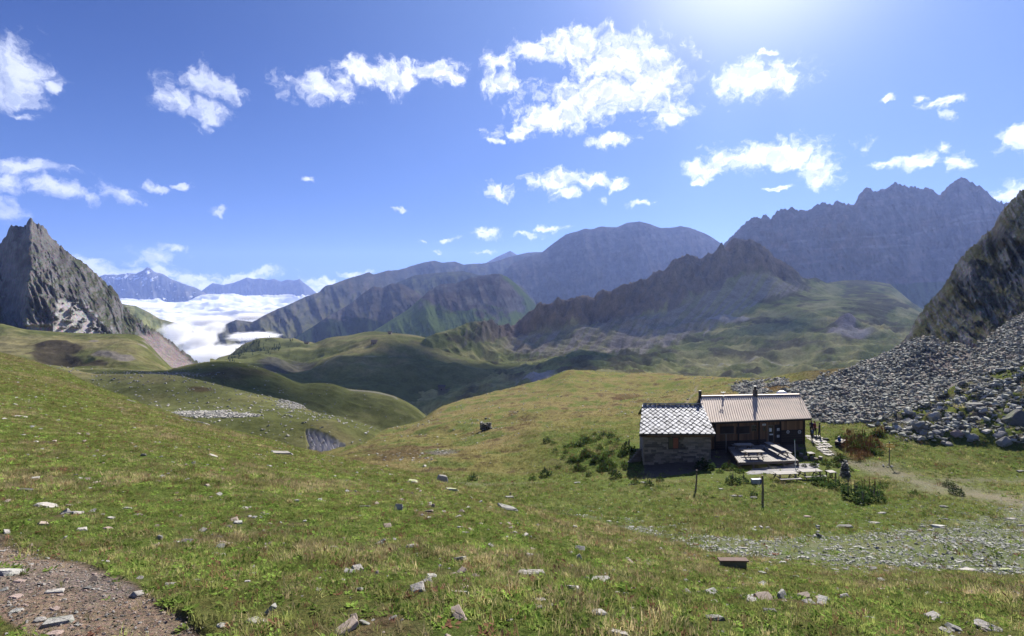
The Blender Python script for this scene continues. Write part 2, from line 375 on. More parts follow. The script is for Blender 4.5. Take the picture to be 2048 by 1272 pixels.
# great rounded mountain behind the ridge and the massif on the right
mountain('rounded_mountain', "960,600 1007,547 1024,527.5 1057,514 1081,507 1107,486 1131,469 1155,462 1170,457 1182,459 1203,453 1233,455 1254,446 1278,443 1299,448 1322,456 1343,455 1361,452 1382,456 1400,463 1418,471 1445,489 1480,505 1540,540",
         4300, 3000, 680, 960, 1540, 460, 150, 170, 420, st_rock([(0.115, 0.11, 0.11), (0.155, 0.145, 0.14), (0.15, 0.14, 0.13)], 0.0), M_MTN, 35, 0.9)
def st_massif(P, X, Y, face, sl, nrm, q):
    c = st_rock([(0.13, 0.118, 0.112), (0.18, 0.15, 0.135), (0.15, 0.14, 0.13)], 0.0)(P, X, Y, face, sl, nrm, q)
    n = fbm(X / 40, Y / 8, o=5, seed=59)
    ledge = np.zeros_like(X)
    for (xa, ya, xb, yb, th) in ((1800, 480, 1950, 425, 5), (1850, 455, 1990, 440, 4), (1560, 485, 1800, 470, 4), (1560, 500, 1850, 490, 3), (1700, 565, 1790, 505, 9), (1930, 420, 2000, 425, 4)):
        t_ = np.clip((X - xa) / (xb - xa), 0, 1); yy = ya + (yb - ya) * t_
        ledge = np.maximum(ledge, np.exp(-((Y - yy) / th) ** 2) * (X > xa - 5) * (X < xb + 5))
    s = sst(ledge * 0.8 + n * 0.9, 0.45, 1.0) * 0.5
    c = c * (1 - s[..., None]) + np.array((0.27, 0.25, 0.23)) * s[..., None]
    g = sst((Y - 558) / 14 + n * 0.6, 0.2, 0.9) * sst(X, 1760, 1800)
    return c * (1 - g[..., None]) + np.array((0.09, 0.11, 0.05)) * g[..., None]
mountain('right_massif', "1400,520 1440,495.5 1462,476 1480,459 1494,445 1509,435 1523,436 1532,431 1541,436 1552,427 1563,421 1581,413 1590,417 1595,418 1617,421 1635,407 1657,405 1668,404 1675,398.6 1682,401 1693,405 1706,410.5 1718,390.6 1733,375 1745,380 1758,379 1773,376 1785,367 1802,372 1823,374 1849,378 1863,381.6 1878,392 1892,374 1910,360 1925,356 1943,363.5 1957,374 1982,392 1997,403 2015,407 2050,415 2200,440 2350,450",
         "1400,2500 1900,2500 2350,2400", 1750, "1400,640 1650,600 1800,625 1900,640 2350,640", 1400, 2350, 560, 190, 110, 240, st_massif, M_MTN, 37, 7.0,
         mid=(2130, "1400,560 1650,545 1800,560 1900,560 2350,560"))

# ------------------------------------------------------------------ left: green spur and the pointed crag
mountain('fog_spur', "190,610 215,600 246,608 272,612 300,626 320,638 340,643 368,650 396,669 419,686 445,712 480,745", 1500, 1250, "190,680 300,700 480,790",
         190, 480, 190, 70, 34, 90, st_rock([(0.075, 0.085, 0.04), (0.10, 0.10, 0.07), (0.07, 0.10, 0.035)], 0.8), M_RIDGE, 39, 0.6)
def crag_scree(X, Y, n2=0.0):
    t_ = (X - 125) / 120
    lf, rt = 126 - (Y - 590) * 0.30, 146 + (Y - 590) * 0.95
    fan = sst(Y - 588 + 22 * n2, 0, 14) * sst(X - lf + 26 * n2, -8, 10) * (1 - sst(X - rt + 30 * n2, -10, 8)) * (1 - 0.7 * sst(fbm(X / 9, Y / 6, o=4, seed=64), 0.1, 0.4))
    fan = np.maximum(fan, sst(Y - 648 + n2 * 12, 0, 8) * sst(X, 40, 60) * (1 - sst(X, 95, 115)))
    tongue = sst(X - 262 - (Y - 655) * 0.62 + n2 * 8, 0, 14) * sst(Y, 658, 676) * (1 - sst(X - 300 - (Y - 660) * 1.25, 0, 12))
    return fan, tongue
def st_crag(P, X, Y, face, sl, nrm, q):
    n = fbm(X / 22 + Y / 50, Y / 34, o=6, seed=61); n2 = fbm(X / 14, Y / 9, o=5, seed=62)
    c = blend([ROCK, ROCKD, (0.2, 0.19, 0.18)], [n * 0, sst(n, -0.1, 0.45) * 0.8, sst(n2, 0.1, 0.5) * 0.6])
    g = sst(n2 + (0.42 - sl) * 2.0 + sst(X, 90, 210) * 0.35, 0.1, 0.6) * sst(Y, 470, 520) * 0.75
    c = c * (1 - g[..., None]) + np.array((0.062, 0.072, 0.030)) * g[..., None]
    fan, tongue = crag_scree(X, Y, n2)
    # pale scree fan below the crag, and the long tongue running down to the right
    c = c * (1 - fan[..., None]) + np.array((0.36, 0.345, 0.325)) * fan[..., None]
    tongue = tongue[..., None]
    return c * (1 - tongue) + np.array((0.30, 0.25, 0.225)) * tongue
mountain('crag_peak', "-320,560 -150,530 -60,505 -20,492 0,486 11,474 16,462 21,451 28,449 37,448 45,451 52,449 55,440 58,435 64,436 66,441 72,445 82,448 90,458 98,466 113,482 124,492 136,503 153,516 170,529 187,544 204,560 221,573 236,590 246,613 263,626 283,641 300,657 320,669 340,684 368,706 402,728 430,745",
         "-320,720 0,640 40,592 60,585 250,610 430,640", "-320,420 60,430 150,455 266,500 430,560", "-320,690 0,690 150,700 266,710 330,740 430,775", -320, 430, 560, 230, 17, 36, st_crag, M_PEAK, 43, 6.5, calm=lambda X, Y: np.maximum(*crag_scree(X, Y)), lean=0.4,
         mid=("-320,640 0,585 30,515 56,455 75,466 100,480 160,515 250,560 430,600", "-320,610 0,600 60,585 120,595 200,628 250,656 300,690 345,718 402,745 430,760"))

# ------------------------------------------------------------------ valley hills
GRID = {}
def hill(name, rows, x0, x1, nx, counts, disp, style, mat, drop=((1.25, 60), (1.9, 240))):
    px = np.linspace(x0, x1, 60); cr = curve(rows[-1][1], px); dd = curve(rows[-1][0], px)
    for k, (a, b) in enumerate(drop):
        rows = rows + [([(u, v * a) for u, v in zip(px, dd)], [(u, v + b) for u, v in zip(px, cr)])]
    D, Y, X, S = loft(rows, x0, x1, nx, list(counts) + [8, 5])
    P = to_world(D, X, Y)
    P[..., 2] += disp(P, X, Y, S)
    sl, nrm = grad_slope(P)
    c = style(P, X, Y, S, sl, nrm)
    me = grid_mesh(name, P, c)
    o = link(name, me, mat); tag(o, kind='structure')
    GRID[name] = (P, X, Y, c, sum(counts))
    return o, P, (X, Y, D)

def st_hill(seed, dry=0.0, rock=0.0, sc=60.0, extra=None):
    def f(P, X, Y, S, sl, nrm):
        n = fbm(P[..., 0] / sc, P[..., 1] / sc, o=5, seed=seed); n2 = fbm(P[..., 0] / (sc * .2), P[..., 1] / (sc * .2), o=4, seed=seed + 2)
        c = blend([GREEN, GREEN2, DRY, ROCKD], [n * 0, sst(n, -0.3, 0.4), sst(n * 0.7 + n2 * 0.5 + dry, 0.0, 0.7) * 0.75, sst(sl * 2.2 + n2 * 0.4 + rock, 0.9, 1.4) * 0.9])
        return extra(c, P, X, Y, sl, n, n2) if extra else c
    return f
def mixin(c, m, col): return c * (1 - m[..., None]) + np.array(col) * m[..., None]

def ex_valley(c, P, X, Y, sl, n, n2):
    edge = sst((500 - X) / 60 - (Y - 700) / 60 + n * 0.8, -0.2, 0.2) * sst(Y, 690, 700) * 0
    gul = sst(bump2(X, Y, 600, 725, 45, 16) + bump2(X, Y, 545, 735, 40, 12) + n2 * 0.3, 0.45, 0.8)
    c = mixin(c, gul * 0.8, (0.075, 0.070, 0.060))
    c = mixin(c, sst(bump2(X, Y, 800, 675, 90, 12) + n * 0.2, 0.4, 0.8) * 0.55, DRY)
    line = np.exp(-((Y - (735 - (X - 650) * 0.12 + 4 * np.sin(X / 23))) / 0.9) ** 2) * sst(X, 600, 640) * (1 - sst(X, 760, 800))
    return mixin(c, line * 0.4, SCREE)
def d_valley(P, X, Y, S):
    a = 22 * fbm(P[..., 0] / 190, P[..., 1] / 150, o=5, seed=71) + 6 * fbm(P[..., 0] / 60, P[..., 1] / 60, o=4, seed=72, ridged=True)
    return a * sst(Y, 668, 690) - 16 * bump2(X, Y, 600, 728, 40, 14) * 1.0
hill('valley_hill', [(400, "430,790 560,810 700,840 850,900 950,900 1120,880"), (600, "430,745 560,752 650,768 750,780 850,796 950,796 1120,790"),
      (800, "430,728 520,716 600,718 700,712 800,716 900,730 1120,745"), (1050, "420,745 440,724 460,718 476,706 500,692 519,684 566,682 599,684 628,688 657,677 693,671.6 747,662.5 787,666 838,671.6 880,690 950,720 1120,745")],
     420, 1120, 420, (50, 50, 46), d_valley, st_hill(73, 0.08, 0.15, 120, ex_valley), M_HILL)

def ex_ridge(c, P, X, Y, sl, n, n2):
    rb = curve("700,760 780,716 850,700 950,688 1050,668 1150,648 1250,640 1350,612 1420,575 1500,548 1560,556 1620,580 1700,600 1900,640", X[0])[None]
    cr = curve("700,800 780,735 852,675 953,646 1090,614 1209,584 1329,538 1454,492 1500,480 1559,524 1620,563 1700,572 1900,640", X[0])[None]
    st = fbm(X / 9 + (Y - 600) / 16, Y / 60, o=4, seed=78)
    rock = sst((rb - Y) / 10 + st * 0.9, -0.4, 0.4) * (1 - sst(X, 1560, 1630)) * sst(X, 930, 1010)
    end = curve("900,690 1000,700 1100,712 1150,700 1250,712 1330,696 1400,668 1480,622 1560,592 1640,580 1720,590", X[0])[None]
    scr = sst((end - Y) / 14 + st * 1.1, -0.3, 0.5) * sst((Y - rb) / 6, -1, 1) * sst(X, 960, 1040) * (1 - sst(X, 1600, 1660))
    tong = sst(bump2(X, Y - (760 - (X - 1080) * 0.20), 1080, 0, 70, 11) + n2 * 0.35, 0.5, 0.85) + sst(bump2(X, Y, 1460, 640, 60, 12) + n2 * 0.3, 0.5, 0.8) * 0.8
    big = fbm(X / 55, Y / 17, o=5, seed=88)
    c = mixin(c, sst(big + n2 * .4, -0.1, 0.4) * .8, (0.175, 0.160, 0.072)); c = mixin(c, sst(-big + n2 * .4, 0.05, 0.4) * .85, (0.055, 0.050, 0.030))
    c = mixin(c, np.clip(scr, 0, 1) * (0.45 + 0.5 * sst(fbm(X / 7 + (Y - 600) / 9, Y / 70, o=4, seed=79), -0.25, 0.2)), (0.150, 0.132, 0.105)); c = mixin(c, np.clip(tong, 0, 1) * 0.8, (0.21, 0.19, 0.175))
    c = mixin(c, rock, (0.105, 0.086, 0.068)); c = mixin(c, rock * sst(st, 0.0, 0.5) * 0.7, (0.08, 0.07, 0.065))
    mound = sst(bump2(X, Y, 1692, 655, 30, 14) + st * 0.2, 0.35, 0.65); c = mixin(c, mound, (0.14, 0.12, 0.11))
    c = mixin(c, sst(bump2(X, Y, 1700, 672, 55, 9) + n2 * 0.2, 0.4, 0.7) * 0.8, (0.2, 0.175, 0.155))
    yt = 735 - 14 * np.sin((X - 1400) / 90)
    tr = np.exp(-((Y - yt) / 0.9) ** 2) * sst(X, 1380, 1420) * 0.45
    return mixin(c, tr, SCREE)
def d_ridge(P, X, Y, S):
    rb = curve("700,760 780,716 850,700 950,688 1050,668 1150,648 1250,640 1350,612 1420,575 1500,548 1560,556 1620,580 1700,600 1900,640", X[0])[None]
    k = sst((rb - Y) / 22, -0.3, 0.6) * (1 - sst(X, 1540, 1640)) * sst(X, 860, 1000)
    crest = np.clip(S - 3, 0, 1); kk = k * (1 - 0.6 * sst(crest, 0.6, 1.0))
    h = (34 * fbm(P[..., 0] / 62, P[..., 1] / 120, o=5, seed=81, ridged=True) + 9 * fbm(P[..., 0] / 16, P[..., 1] / 26, o=4, seed=82, ridged=True)) * kk
    h = h + (1 - k) * (1 - sst(crest, 0.6, 1)) * (10 * fbm(P[..., 0] / 140, P[..., 1] / 150, o=4, seed=83) + (9.5 * fbm(P[..., 0] / 50, P[..., 1] / 46, o=5, seed=84, ridged=True) + 1.6 * fbm(P[..., 0] / 14, P[..., 1] / 16, o=4, seed=87)) * sst(Y, 590, 660))
    h = h + 16 * bump2(X, Y, 1692, 655, 24, 12) + sst(crest, 0.85, 1.0) * (S < 4.4) * fbm(X / 6, X * 0, o=4, seed=85) * 2.6 * sst(X, 900, 1000) * (1 - sst(X, 1540, 1600))
    return h - 9 * bump2(X, Y, 1290, 748, 70, 9)
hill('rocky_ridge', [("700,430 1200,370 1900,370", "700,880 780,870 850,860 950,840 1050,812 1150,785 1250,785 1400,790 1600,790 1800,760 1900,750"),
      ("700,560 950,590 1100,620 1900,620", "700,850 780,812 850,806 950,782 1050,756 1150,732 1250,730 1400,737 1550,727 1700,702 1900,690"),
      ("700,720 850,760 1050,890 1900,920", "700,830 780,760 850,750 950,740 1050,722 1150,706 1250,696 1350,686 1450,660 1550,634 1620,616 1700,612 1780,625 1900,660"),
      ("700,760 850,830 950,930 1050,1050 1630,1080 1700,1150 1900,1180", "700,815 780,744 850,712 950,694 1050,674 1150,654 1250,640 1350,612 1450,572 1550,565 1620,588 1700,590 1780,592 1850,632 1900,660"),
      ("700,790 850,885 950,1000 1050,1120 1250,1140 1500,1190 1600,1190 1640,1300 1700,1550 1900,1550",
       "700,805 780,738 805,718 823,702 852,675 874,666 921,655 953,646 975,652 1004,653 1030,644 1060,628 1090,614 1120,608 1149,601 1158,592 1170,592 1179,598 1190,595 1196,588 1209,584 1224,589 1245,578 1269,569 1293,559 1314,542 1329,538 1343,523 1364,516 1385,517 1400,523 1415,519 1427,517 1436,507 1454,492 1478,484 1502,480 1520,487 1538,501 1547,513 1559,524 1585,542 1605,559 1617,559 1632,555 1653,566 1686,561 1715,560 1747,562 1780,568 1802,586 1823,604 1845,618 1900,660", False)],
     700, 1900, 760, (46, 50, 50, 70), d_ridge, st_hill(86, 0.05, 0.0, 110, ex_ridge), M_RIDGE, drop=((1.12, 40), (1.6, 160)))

# left middle ground
def ex_hollow(c, P, X, Y, sl, n, n2):
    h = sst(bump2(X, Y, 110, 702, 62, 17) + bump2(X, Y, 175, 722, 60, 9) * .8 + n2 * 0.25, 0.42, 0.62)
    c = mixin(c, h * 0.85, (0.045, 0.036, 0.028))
    r = sst(bump2(X, Y, 185, 684, 16, 5) + bump2(X, Y, 205, 708, 40, 9) * .8 + bump2(X, Y, 250, 716, 30, 8) * .8 + bump2(X, Y, 290, 690, 25, 22) * 0.7 + n2 * 0.35, 0.55, 0.8)
    return mixin(c, r * 0.75, (0.19, 0.165, 0.145))
def d_k1(P, X, Y, S):
    return (3.0 * fbm(P[..., 0] / 60, P[..., 1] / 60, o=5, seed=91) + 1.2 * fbm(P[..., 0] / 16, P[..., 1] / 16, o=4, seed=92, ridged=True)) * (1 - 0.8 * sst(S, 1.6, 2.0)) - 7 * bump2(X, Y, 125, 716, 60, 12) + 4 * bump2(X, Y, 110, 688, 50, 8)
hill('upper_meadow', [(290, "-320,760 0,745 150,760 350,775 440,800"), (350, "-320,700 0,694 150,704 250,706 300,722 350,748 440,780"),
      (430, "-320,640 -100,640 0,647 57,660 153,666 266,669 285,676 300,690 330,722 345,736 440,775")],
     -320, 440, 380, (60, 56), d_k1, st_hill(93, 0.30, 0.15, 60, ex_hollow), M_HILLN)
def ex_dark(c, P, X, Y, sl, n, n2):
    st_ = sst(bump2(X, Y, 350, 748, 90, 5) + n2 * 0.5, 0.6, 0.9) * 0.4
    c = mixin(c, st_, (0.2, 0.18, 0.16))
    br = sst(bump2(X, Y, 470, 745, 80, 12) + n2 * 0.3, 0.3, 0.9); c = mixin(c, br * 0.7, (0.075, 0.062, 0.038))
    pth = np.exp(-((Y - curve("600,768 657,768 700,779 747,783 784,792 849,830", X[0])[None] - 1) / 1.3) ** 2) * sst(X, 690, 705) * (1 - sst(X, 790, 800))
    return mixin(c, pth * 0.7, (0.24, 0.22, 0.19))
def d_k2(P, X, Y, S):
    return (1.8 * fbm(P[..., 0] / 50, P[..., 1] / 50, o=5, seed=94) + 0.8 * fbm(P[..., 0] / 13, P[..., 1] / 13, o=4, seed=95, ridged=True)) * (1 - 0.85 * sst(S, 1.5, 2.0)) - 5 * bump2(X, Y, 430, 765, 70, 10)
hill('dark_hill', [(195, "-320,790 0,790 200,800 400,815 600,870 850,930 900,950"), (240, "-320,770 0,735 130,742 250,746 340,750 400,754 450,762 520,786 600,812 700,846 776,872 850,880 900,900"),
      (300, "-320,760 0,725 150,738 300,743 335,741 351,736 385,728 419,723 440,722 469,724 512,733 559,749 590,763 606,767 630,766 657,767 700,778 747,782 784,791 820,807 849,829 870,850 900,880")],
     -320, 900, 480, (56, 60), d_k2, st_hill(96, 0.0, 0.0, 45, ex_dark), M_HILLN)
def ex_shelf(c, P, X, Y, sl, n, n2):
    strip = sst(bump2(X, Y, 430, 830, 105, 8) + n2 * 0.3, 0.45, 0.75) * (1 - sst(X, 530, 550)); c = mixin(c, strip * 0.75, (0.24, 0.235, 0.22))
    flat = bump2(X, Y, 400, 812, 160, 7); c = mixin(c, flat * 0.5, (0.12, 0.125, 0.05))
    dk = sst(bump2(X, Y, 405, 780, 34, 9) + n2 * .3, .4, .8); c = mixin(c, dk * .8, (0.07, 0.048, 0.032))
    g = sst(bump2(X, Y, 560, 800, 60, 14) * 0.8 + n2 * 0.5, 0.7, 0.95) * 0.5; c = mixin(c, g, (0.24, 0.23, 0.21))
    # eroded gully of bare grey shale
    u = (X - 648) / 38; top = 857 + 30 * np.clip((X - 620) / 66, 0, 1) ** 1.3
    ga = sst(Y - top + 2 * n2, -1, 3) * sst(X - 612 - (Y - 857) * 0.30 + 7 * n2, -3, 3) * (1 - sst(X - 690, -2, 2))
    rill = 0.5 + 0.5 * np.sin(X * 0.55 - (Y - 860) * 0.28 + 2 * n2)
    c = mixin(c, ga, (0.42, 0.40, 0.39)); return mixin(c, ga * rill * 0.45, (0.12, 0.115, 0.115))
def d_c2(P, X, Y, S):
    top = 857 + 30 * np.clip((X - 620) / 66, 0, 1) ** 1.3
    ga = sst(Y - top, -1, 3) * sst(X - 611 - (Y - 857) * 0.15, -2, 2) * (1 - sst(X - 690, -2, 2))
    rill = np.abs(np.sin(X * 0.275 - (Y - 860) * 0.14))
    return (1.1 * fbm(P[..., 0] / 35, P[..., 1] / 35, o=5, seed=97) + 0.35 * fbm(P[..., 0] / 9, P[..., 1] / 9, o=4, seed=98, ridged=True)) * (1 - 0.7 * sst(S, 2.6, 3.0)) - ga * (0.3 + 1.1 * rill)
hill('shelf_meadow', [(98, "40,960 400,960 600,985 760,985 900,990"), (130, "40,860 330,840 440,843 530,839 600,842 657,842 700,854 760,880 820,912 900,940"),
      (166, "40,800 330,817 440,815 530,814 600,823 657,829 693,836 747,854 776,865 830,895 900,930"),
      ("40,205 560,205 660,178 900,178", "40,725 123,732 157,741 195,748 270,748 337,750 393,759 449,772 505,786 585,805 639,827 657,831 693,838 747,856 776,867 830,897 900,932")],
     40, 900, 460, (50, 40, 40), d_c2, st_hill(99, -0.05, 0.0, 40, ex_shelf), M_HILLN)
# ------------------------------------------------------------------ near ground
def near_mat(name):
    """turf, soil and stones: attribute Col = broad colour, attribute wear = bare ground"""
    m = bpy.data.materials.new(name); m.use_nodes = True; t = NT(m.node_tree); t.n.clear()
    at = t.new('ShaderNodeAttribute', attribute_name='Col').outputs['Color']
    co = t.new('ShaderNodeTexCoord').outputs['Object']
    a, ac = t.noise(co, 0.55, 6.0, 0.65); b, _ = t.noise(co, 6.5, 7.0, 0.7); c, cc = t.noise(co, 34.0, 4.0, 0.7)
    g = t.math('ADD', t.math('MULTIPLY', t.math('SUBTRACT', b, 0.5), 1.5), t.math('MULTIPLY', t.math('SUBTRACT', c, 0.5), 1.3))
    g = t.math('MAXIMUM', t.math('MULTIPLY_ADD', g, 1.25, 0.92), 0.22)
    s = t.new('ShaderNodeVectorMath', operation='SCALE'); t.l.new(at, s.inputs[0]); t.l.new(g, s.inputs['Scale'])
    colr = t.mix(0.35, s.outputs[0], t.mix(1.0, s.outputs[0], cc, 'OVERLAY'))
    v = t.new('ShaderNodeTexVoronoi', feature='F1'); t.l.new(co, v.inputs['Vector']); v.inputs['Scale'].default_value = 9.0
    h = t.math('ADD', t.math('MULTIPLY', b, 1.0), t.math('MULTIPLY', c, 0.35))
    h = t.math('ADD', h, t.math('MULTIPLY', v.outputs['Distance'], -0.25))
    bp = t.new('ShaderNodeBump'); bp.inputs['Strength'].default_value = 0.9; bp.inputs['Distance'].default_value = 0.10
    t.l.new(h, bp.inputs['Height'])
    bs = t.new('ShaderNodeBsdfDiffuse'); t.l.new(colr, bs.inputs['Color']); t.l.new(bp.outputs[0], bs.inputs['Normal'])
    o = t.new('ShaderNodeOutputMaterial'); t.l.new(bs.outputs[0], o.inputs['Surface'])
    return m
M_NEAR = near_mat('turf')

CREST_A = "-320,640 -150,668 0,705 60,722 130,745 200,778 260,800 330,822 420,851 520,876 600,897 700,920 800,940 900,966 1000,992 1100,1026 1250,1066 1350,1090 1450,1112 1600,1128 1700,1136 1850,1145 2048,1152 2300,1160"
def path_mask(X, Y, n):
    e = np.interp(X, [-200, 0, 150, 250, 330, 420, 460], [1045, 1078, 1118, 1160, 1205, 1272, 1330])
    lo = np.interp(X, [-200, 0, 40, 110, 150], [1200, 1222, 1240, 1300, 1500])
    return sst(Y - e + 16 * n, -8, 10) * (1 - sst(Y - lo + 12 * n, -6, 8))
def ex_a(c, P, X, Y, sl, n, n2):
    n3 = fbm(P[..., 0] / 0.9, P[..., 1] / 0.9, o=4, seed=103)
    c = blend([(0.085, 0.090, 0.030), (0.075, 0.100, 0.026), (0.125, 0.100, 0.050), (0.085, 0.058, 0.040)],
              [n * 0, sst(n + n3 * .5, -0.2, 0.4), sst(n2 * 0.6 - n * 0.4 + n3 * 0.5, 0.05, 0.6) * 0.85, sst(n3 + 0.3 * n2, 0.45, 0.75) * 0.6])
    pm = path_mask(X, Y, n3)
    edge = np.clip(pm * (1 - pm) * 4, 0, 1)
    c = mixin(c, pm, (0.20, 0.150, 0.110)); c = mixin(c, pm * sst(n3, 0, .5) * .6, (0.15, 0.135, 0.13)); c = mixin(c, edge * 0.5, (0.085, 0.06, 0.042))
    st_ = sst(Y - np.interp(X, [1250, 1700, 2048], [1085, 1140, 1152]), 14, -6) * sst(X, 1250, 1400)
    return mixin(c, st_ * 0.3, (0.2, 0.19, 0.15))
def d_a(P, X, Y, S):
    D = P[..., 1]
    h = 0.22 * fbm(P[..., 0] / 5, P[..., 1] / 5, o=4, seed=101) * sst(D, 2, 12) + 0.07 * fbm(P[..., 0] / 0.9, P[..., 1] / 0.9, o=4, seed=102)
    pm = path_mask(X, Y, 0)
    return h * (1 - 0.5 * pm) - 0.03 * pm
cr = CREST_A
DCR = "-320,78 0,62 330,48 600,36 800,30 1000,25 1250,19.5 1450,16 1700,14.5 2048,14 2300,14"
meadow, PA, _ = hill('foreground_meadow', [(1.1, "-320,2150 2300,2150"), (3.3, "-320,1300 2300,1310"),
      (6.0, "-320,1040 0,1070 600,1115 1024,1140 1500,1178 2300,1192"),
      ("-320,12 0,12 600,11 1250,10 1500,9.6 2300,9.2", "-320,870 0,910 330,950 600,992 800,1022 1024,1058 1250,1110 1450,1138 1700,1156 2300,1172"),
      ("-320,30 0,26 600,20 1000,16.5 1250,14.3 1450,12.8 1700,11.9 2300,11.6", "-320,730 0,785 200,835 330,866 600,936 800,970 1000,1020 1250,1086 1450,1124 1700,1145 2300,1165"),
      (DCR, CREST_A)], -320, 2300, 900, (14, 60, 80, 70, 60), d_a, st_hill(100, 0.1, 0.0, 7.0, ex_a), M_NEAR, drop=((1.22, 60), (1.8, 260)))

def scree_mask(X, Y, n=0):
    """1 where the boulder slope lies (right of the hut up to the cliffs)"""
    lo = np.interp(X, [1440, 1480, 1540, 1600, 1615, 1640, 1700, 1760, 1800, 1850, 1900, 1950, 2048, 2300], [762, 790, 785, 792, 838, 842, 843, 848, 836, 812, 786, 768, 722, 640])
    up = np.interp(X, [1440, 1480, 1540, 1620, 1700, 1802], [772, 768, 768, 764, 742, 690])
    m = sst(lo - Y + 8 * n, -2, 4) * sst(X, 1450, 1480)
    brown = bump2(X, Y, 1555, 777, 40, 9)
    return m * (1 - sst(up - Y + 5 * n, 0, 5) * (X < 1802)) * (1 - sst(brown + n * .2, .5, .7))
def rubble_mask(X, Y, n=0):
    lo = np.interp(X, [1740, 1800, 1860, 1950, 2048, 2300], [852, 880, 888, 890, 895, 905])
    up = np.interp(X, [1740, 1800, 1850, 1900, 1950, 2048, 2300], [848, 836, 812, 786, 768, 722, 640])
    return sst(lo - Y + 8 * n, -4, 6) * sst(Y - up, -2, 4) * sst(X, 1745, 1790)
def stony_mask(X, Y, n=0):
    t = np.interp(X, [1000, 1100, 1250, 1500, 1700, 1850, 2048, 2300], [1000, 1022, 1038, 1072, 1062, 1040, 1015, 1000])
    return sst(Y - t + 16 * n, -10, 16) * sst(X, 1040, 1120)
def track_mask(X, Y):
    """the beaten path from the terrace to the right edge, and the thin one over the brown hill"""
    y0 = np.interp(X, [1640, 1665, 1680, 1720, 1800, 1850, 1950, 2048, 2300], [880, 905, 918, 932, 950, 968, 985, 1008, 1030])
    wd = np.interp(X, [1640, 1680, 1720, 1800, 1950, 2048], [8, 6, 9, 17, 16, 18])
    a = np.exp(-((Y - y0) / wd) ** 2) * sst(X, 1645, 1665)
    y1 = np.interp(X, [1700, 1850, 2048, 2300], [940, 955, 962, 966])
    a = np.maximum(a, 0.7 * np.exp(-((Y - y1) / 5) ** 2) * sst(X, 1800, 1900))
    x2 = np.interp(Y, [770, 778, 785, 792, 800, 810], [1396, 1390, 1392, 1384, 1378, 1372])
    b = np.exp(-((X - x2) / 2.4) ** 2) * sst(Y, 768, 774) * (1 - sst(Y, 812, 820))
    y3 = 966 - 2 * np.sin(X / 40); c3 = np.exp(-((Y - y3) / 2.2) ** 2) * sst(X, 900, 930) * (1 - sst(X, 1080, 1110)) * 0.6
    return np.maximum(np.maximum(a, b), c3)
def ex_b(c, P, X, Y, sl, n, n2):
    n3 = fbm(P[..., 0] / 1.6, P[..., 1] / 1.6, o=4, seed=113)
    far = sst(P[..., 1], 62, 95) * (1 - sst(X, 1560, 1640) * sst(Y, 790, 780))
    far = np.maximum(far, sst(1150 - X, 0, 150) * sst(958 - Y + 8 * n3, 0, 18))
    near = blend([(0.095, 0.118, 0.036), (0.070, 0.105, 0.028), (0.140, 0.135, 0.060)], [n * 0, sst(n + n3 * .4, -0.2, 0.4), sst(n2 + n3 * 0.4, 0.1, 0.6) * 0.75])
    hillc = blend([(0.165, 0.152, 0.060), (0.185, 0.155, 0.072), (0.105, 0.130, 0.042), (0.085, 0.06, 0.040)],
                  [n * 0, sst(n, -0.2, 0.4), sst(-n2 - 0.05, 0.0, 0.3) * 0.85, sst(n2 * 0.7 + n3 * 0.5, 0.15, 0.5) * 0.8])
    c = near * (1 - far[..., None]) + hillc * far[..., None]
    lush = sst(bump2(X, Y, 1190, 900, 90, 42) + n3 * 0.25, 0.35, 0.7); c = mixin(c, lush * 0.7, (0.055, 0.090, 0.022))
    c = mixin(c, sst(bump2(X, Y, 1550, 776, 45, 9) + .2 * n3, .4, .7) * .8, (0.13, 0.085, 0.045))
    c = mixin(c, sst(bump2(X, Y, 1265, 790, 40, 5) + bump2(X, Y, 1245, 798, 30, 5) + .2 * n3, .4, .8) * .7, (0.085, 0.055, 0.035))
    c = mixin(c, sst(bump2(X, Y, 800, 905, 140, 22) + n2 * .5 + n3 * .3, .55, .9) * .7, (0.10, 0.07, 0.045)); c = mixin(c, sst(bump2(X, Y, 885, 905, 45, 10) + n3 * .3, .5, .8) * .7, (0.15, 0.14, 0.125))
    st_ = stony_mask(X, Y, n3); c = mixin(c, st_ * 0.55, (0.155, 0.165, 0.115)); c = mixin(c, st_ * sst(n3, 0, .5) * .5, (0.10, 0.12, 0.045))
    sc = scree_mask(X, Y, n3); c = mixin(c, sc, (0.15, 0.148, 0.135))
    pink = sst(bump2(X, Y, 1900, 735, 60, 45) + n2 * 0.4, 0.4, 0.8); c = mixin(c, sc * pink * .7, (0.24, 0.20, 0.175))
    ru = rubble_mask(X, Y, n3)
    c = mixin(c, ru * sst(n3 + n2 * .5, -0.1, 0.3) * 0.85, (0.115, 0.10, 0.085)); c = mixin(c, ru * sst(-n3, 0.0, 0.4) * 0.6, (0.105, 0.115, 0.028))
    up = np.interp(X, [1440, 1540, 1620, 1700, 1802], [760, 768, 764, 742, 690])
    c = mixin(c, sst(up - Y + 2 * n3, 0, 4) * sst(X, 1560, 1640) * (X < 1810) * .8, (0.13, 0.10, 0.062))
    return mixin(c, track_mask(X, Y) * 0.8 * (0.7 + 0.3 * n3), (0.215, 0.185, 0.15))
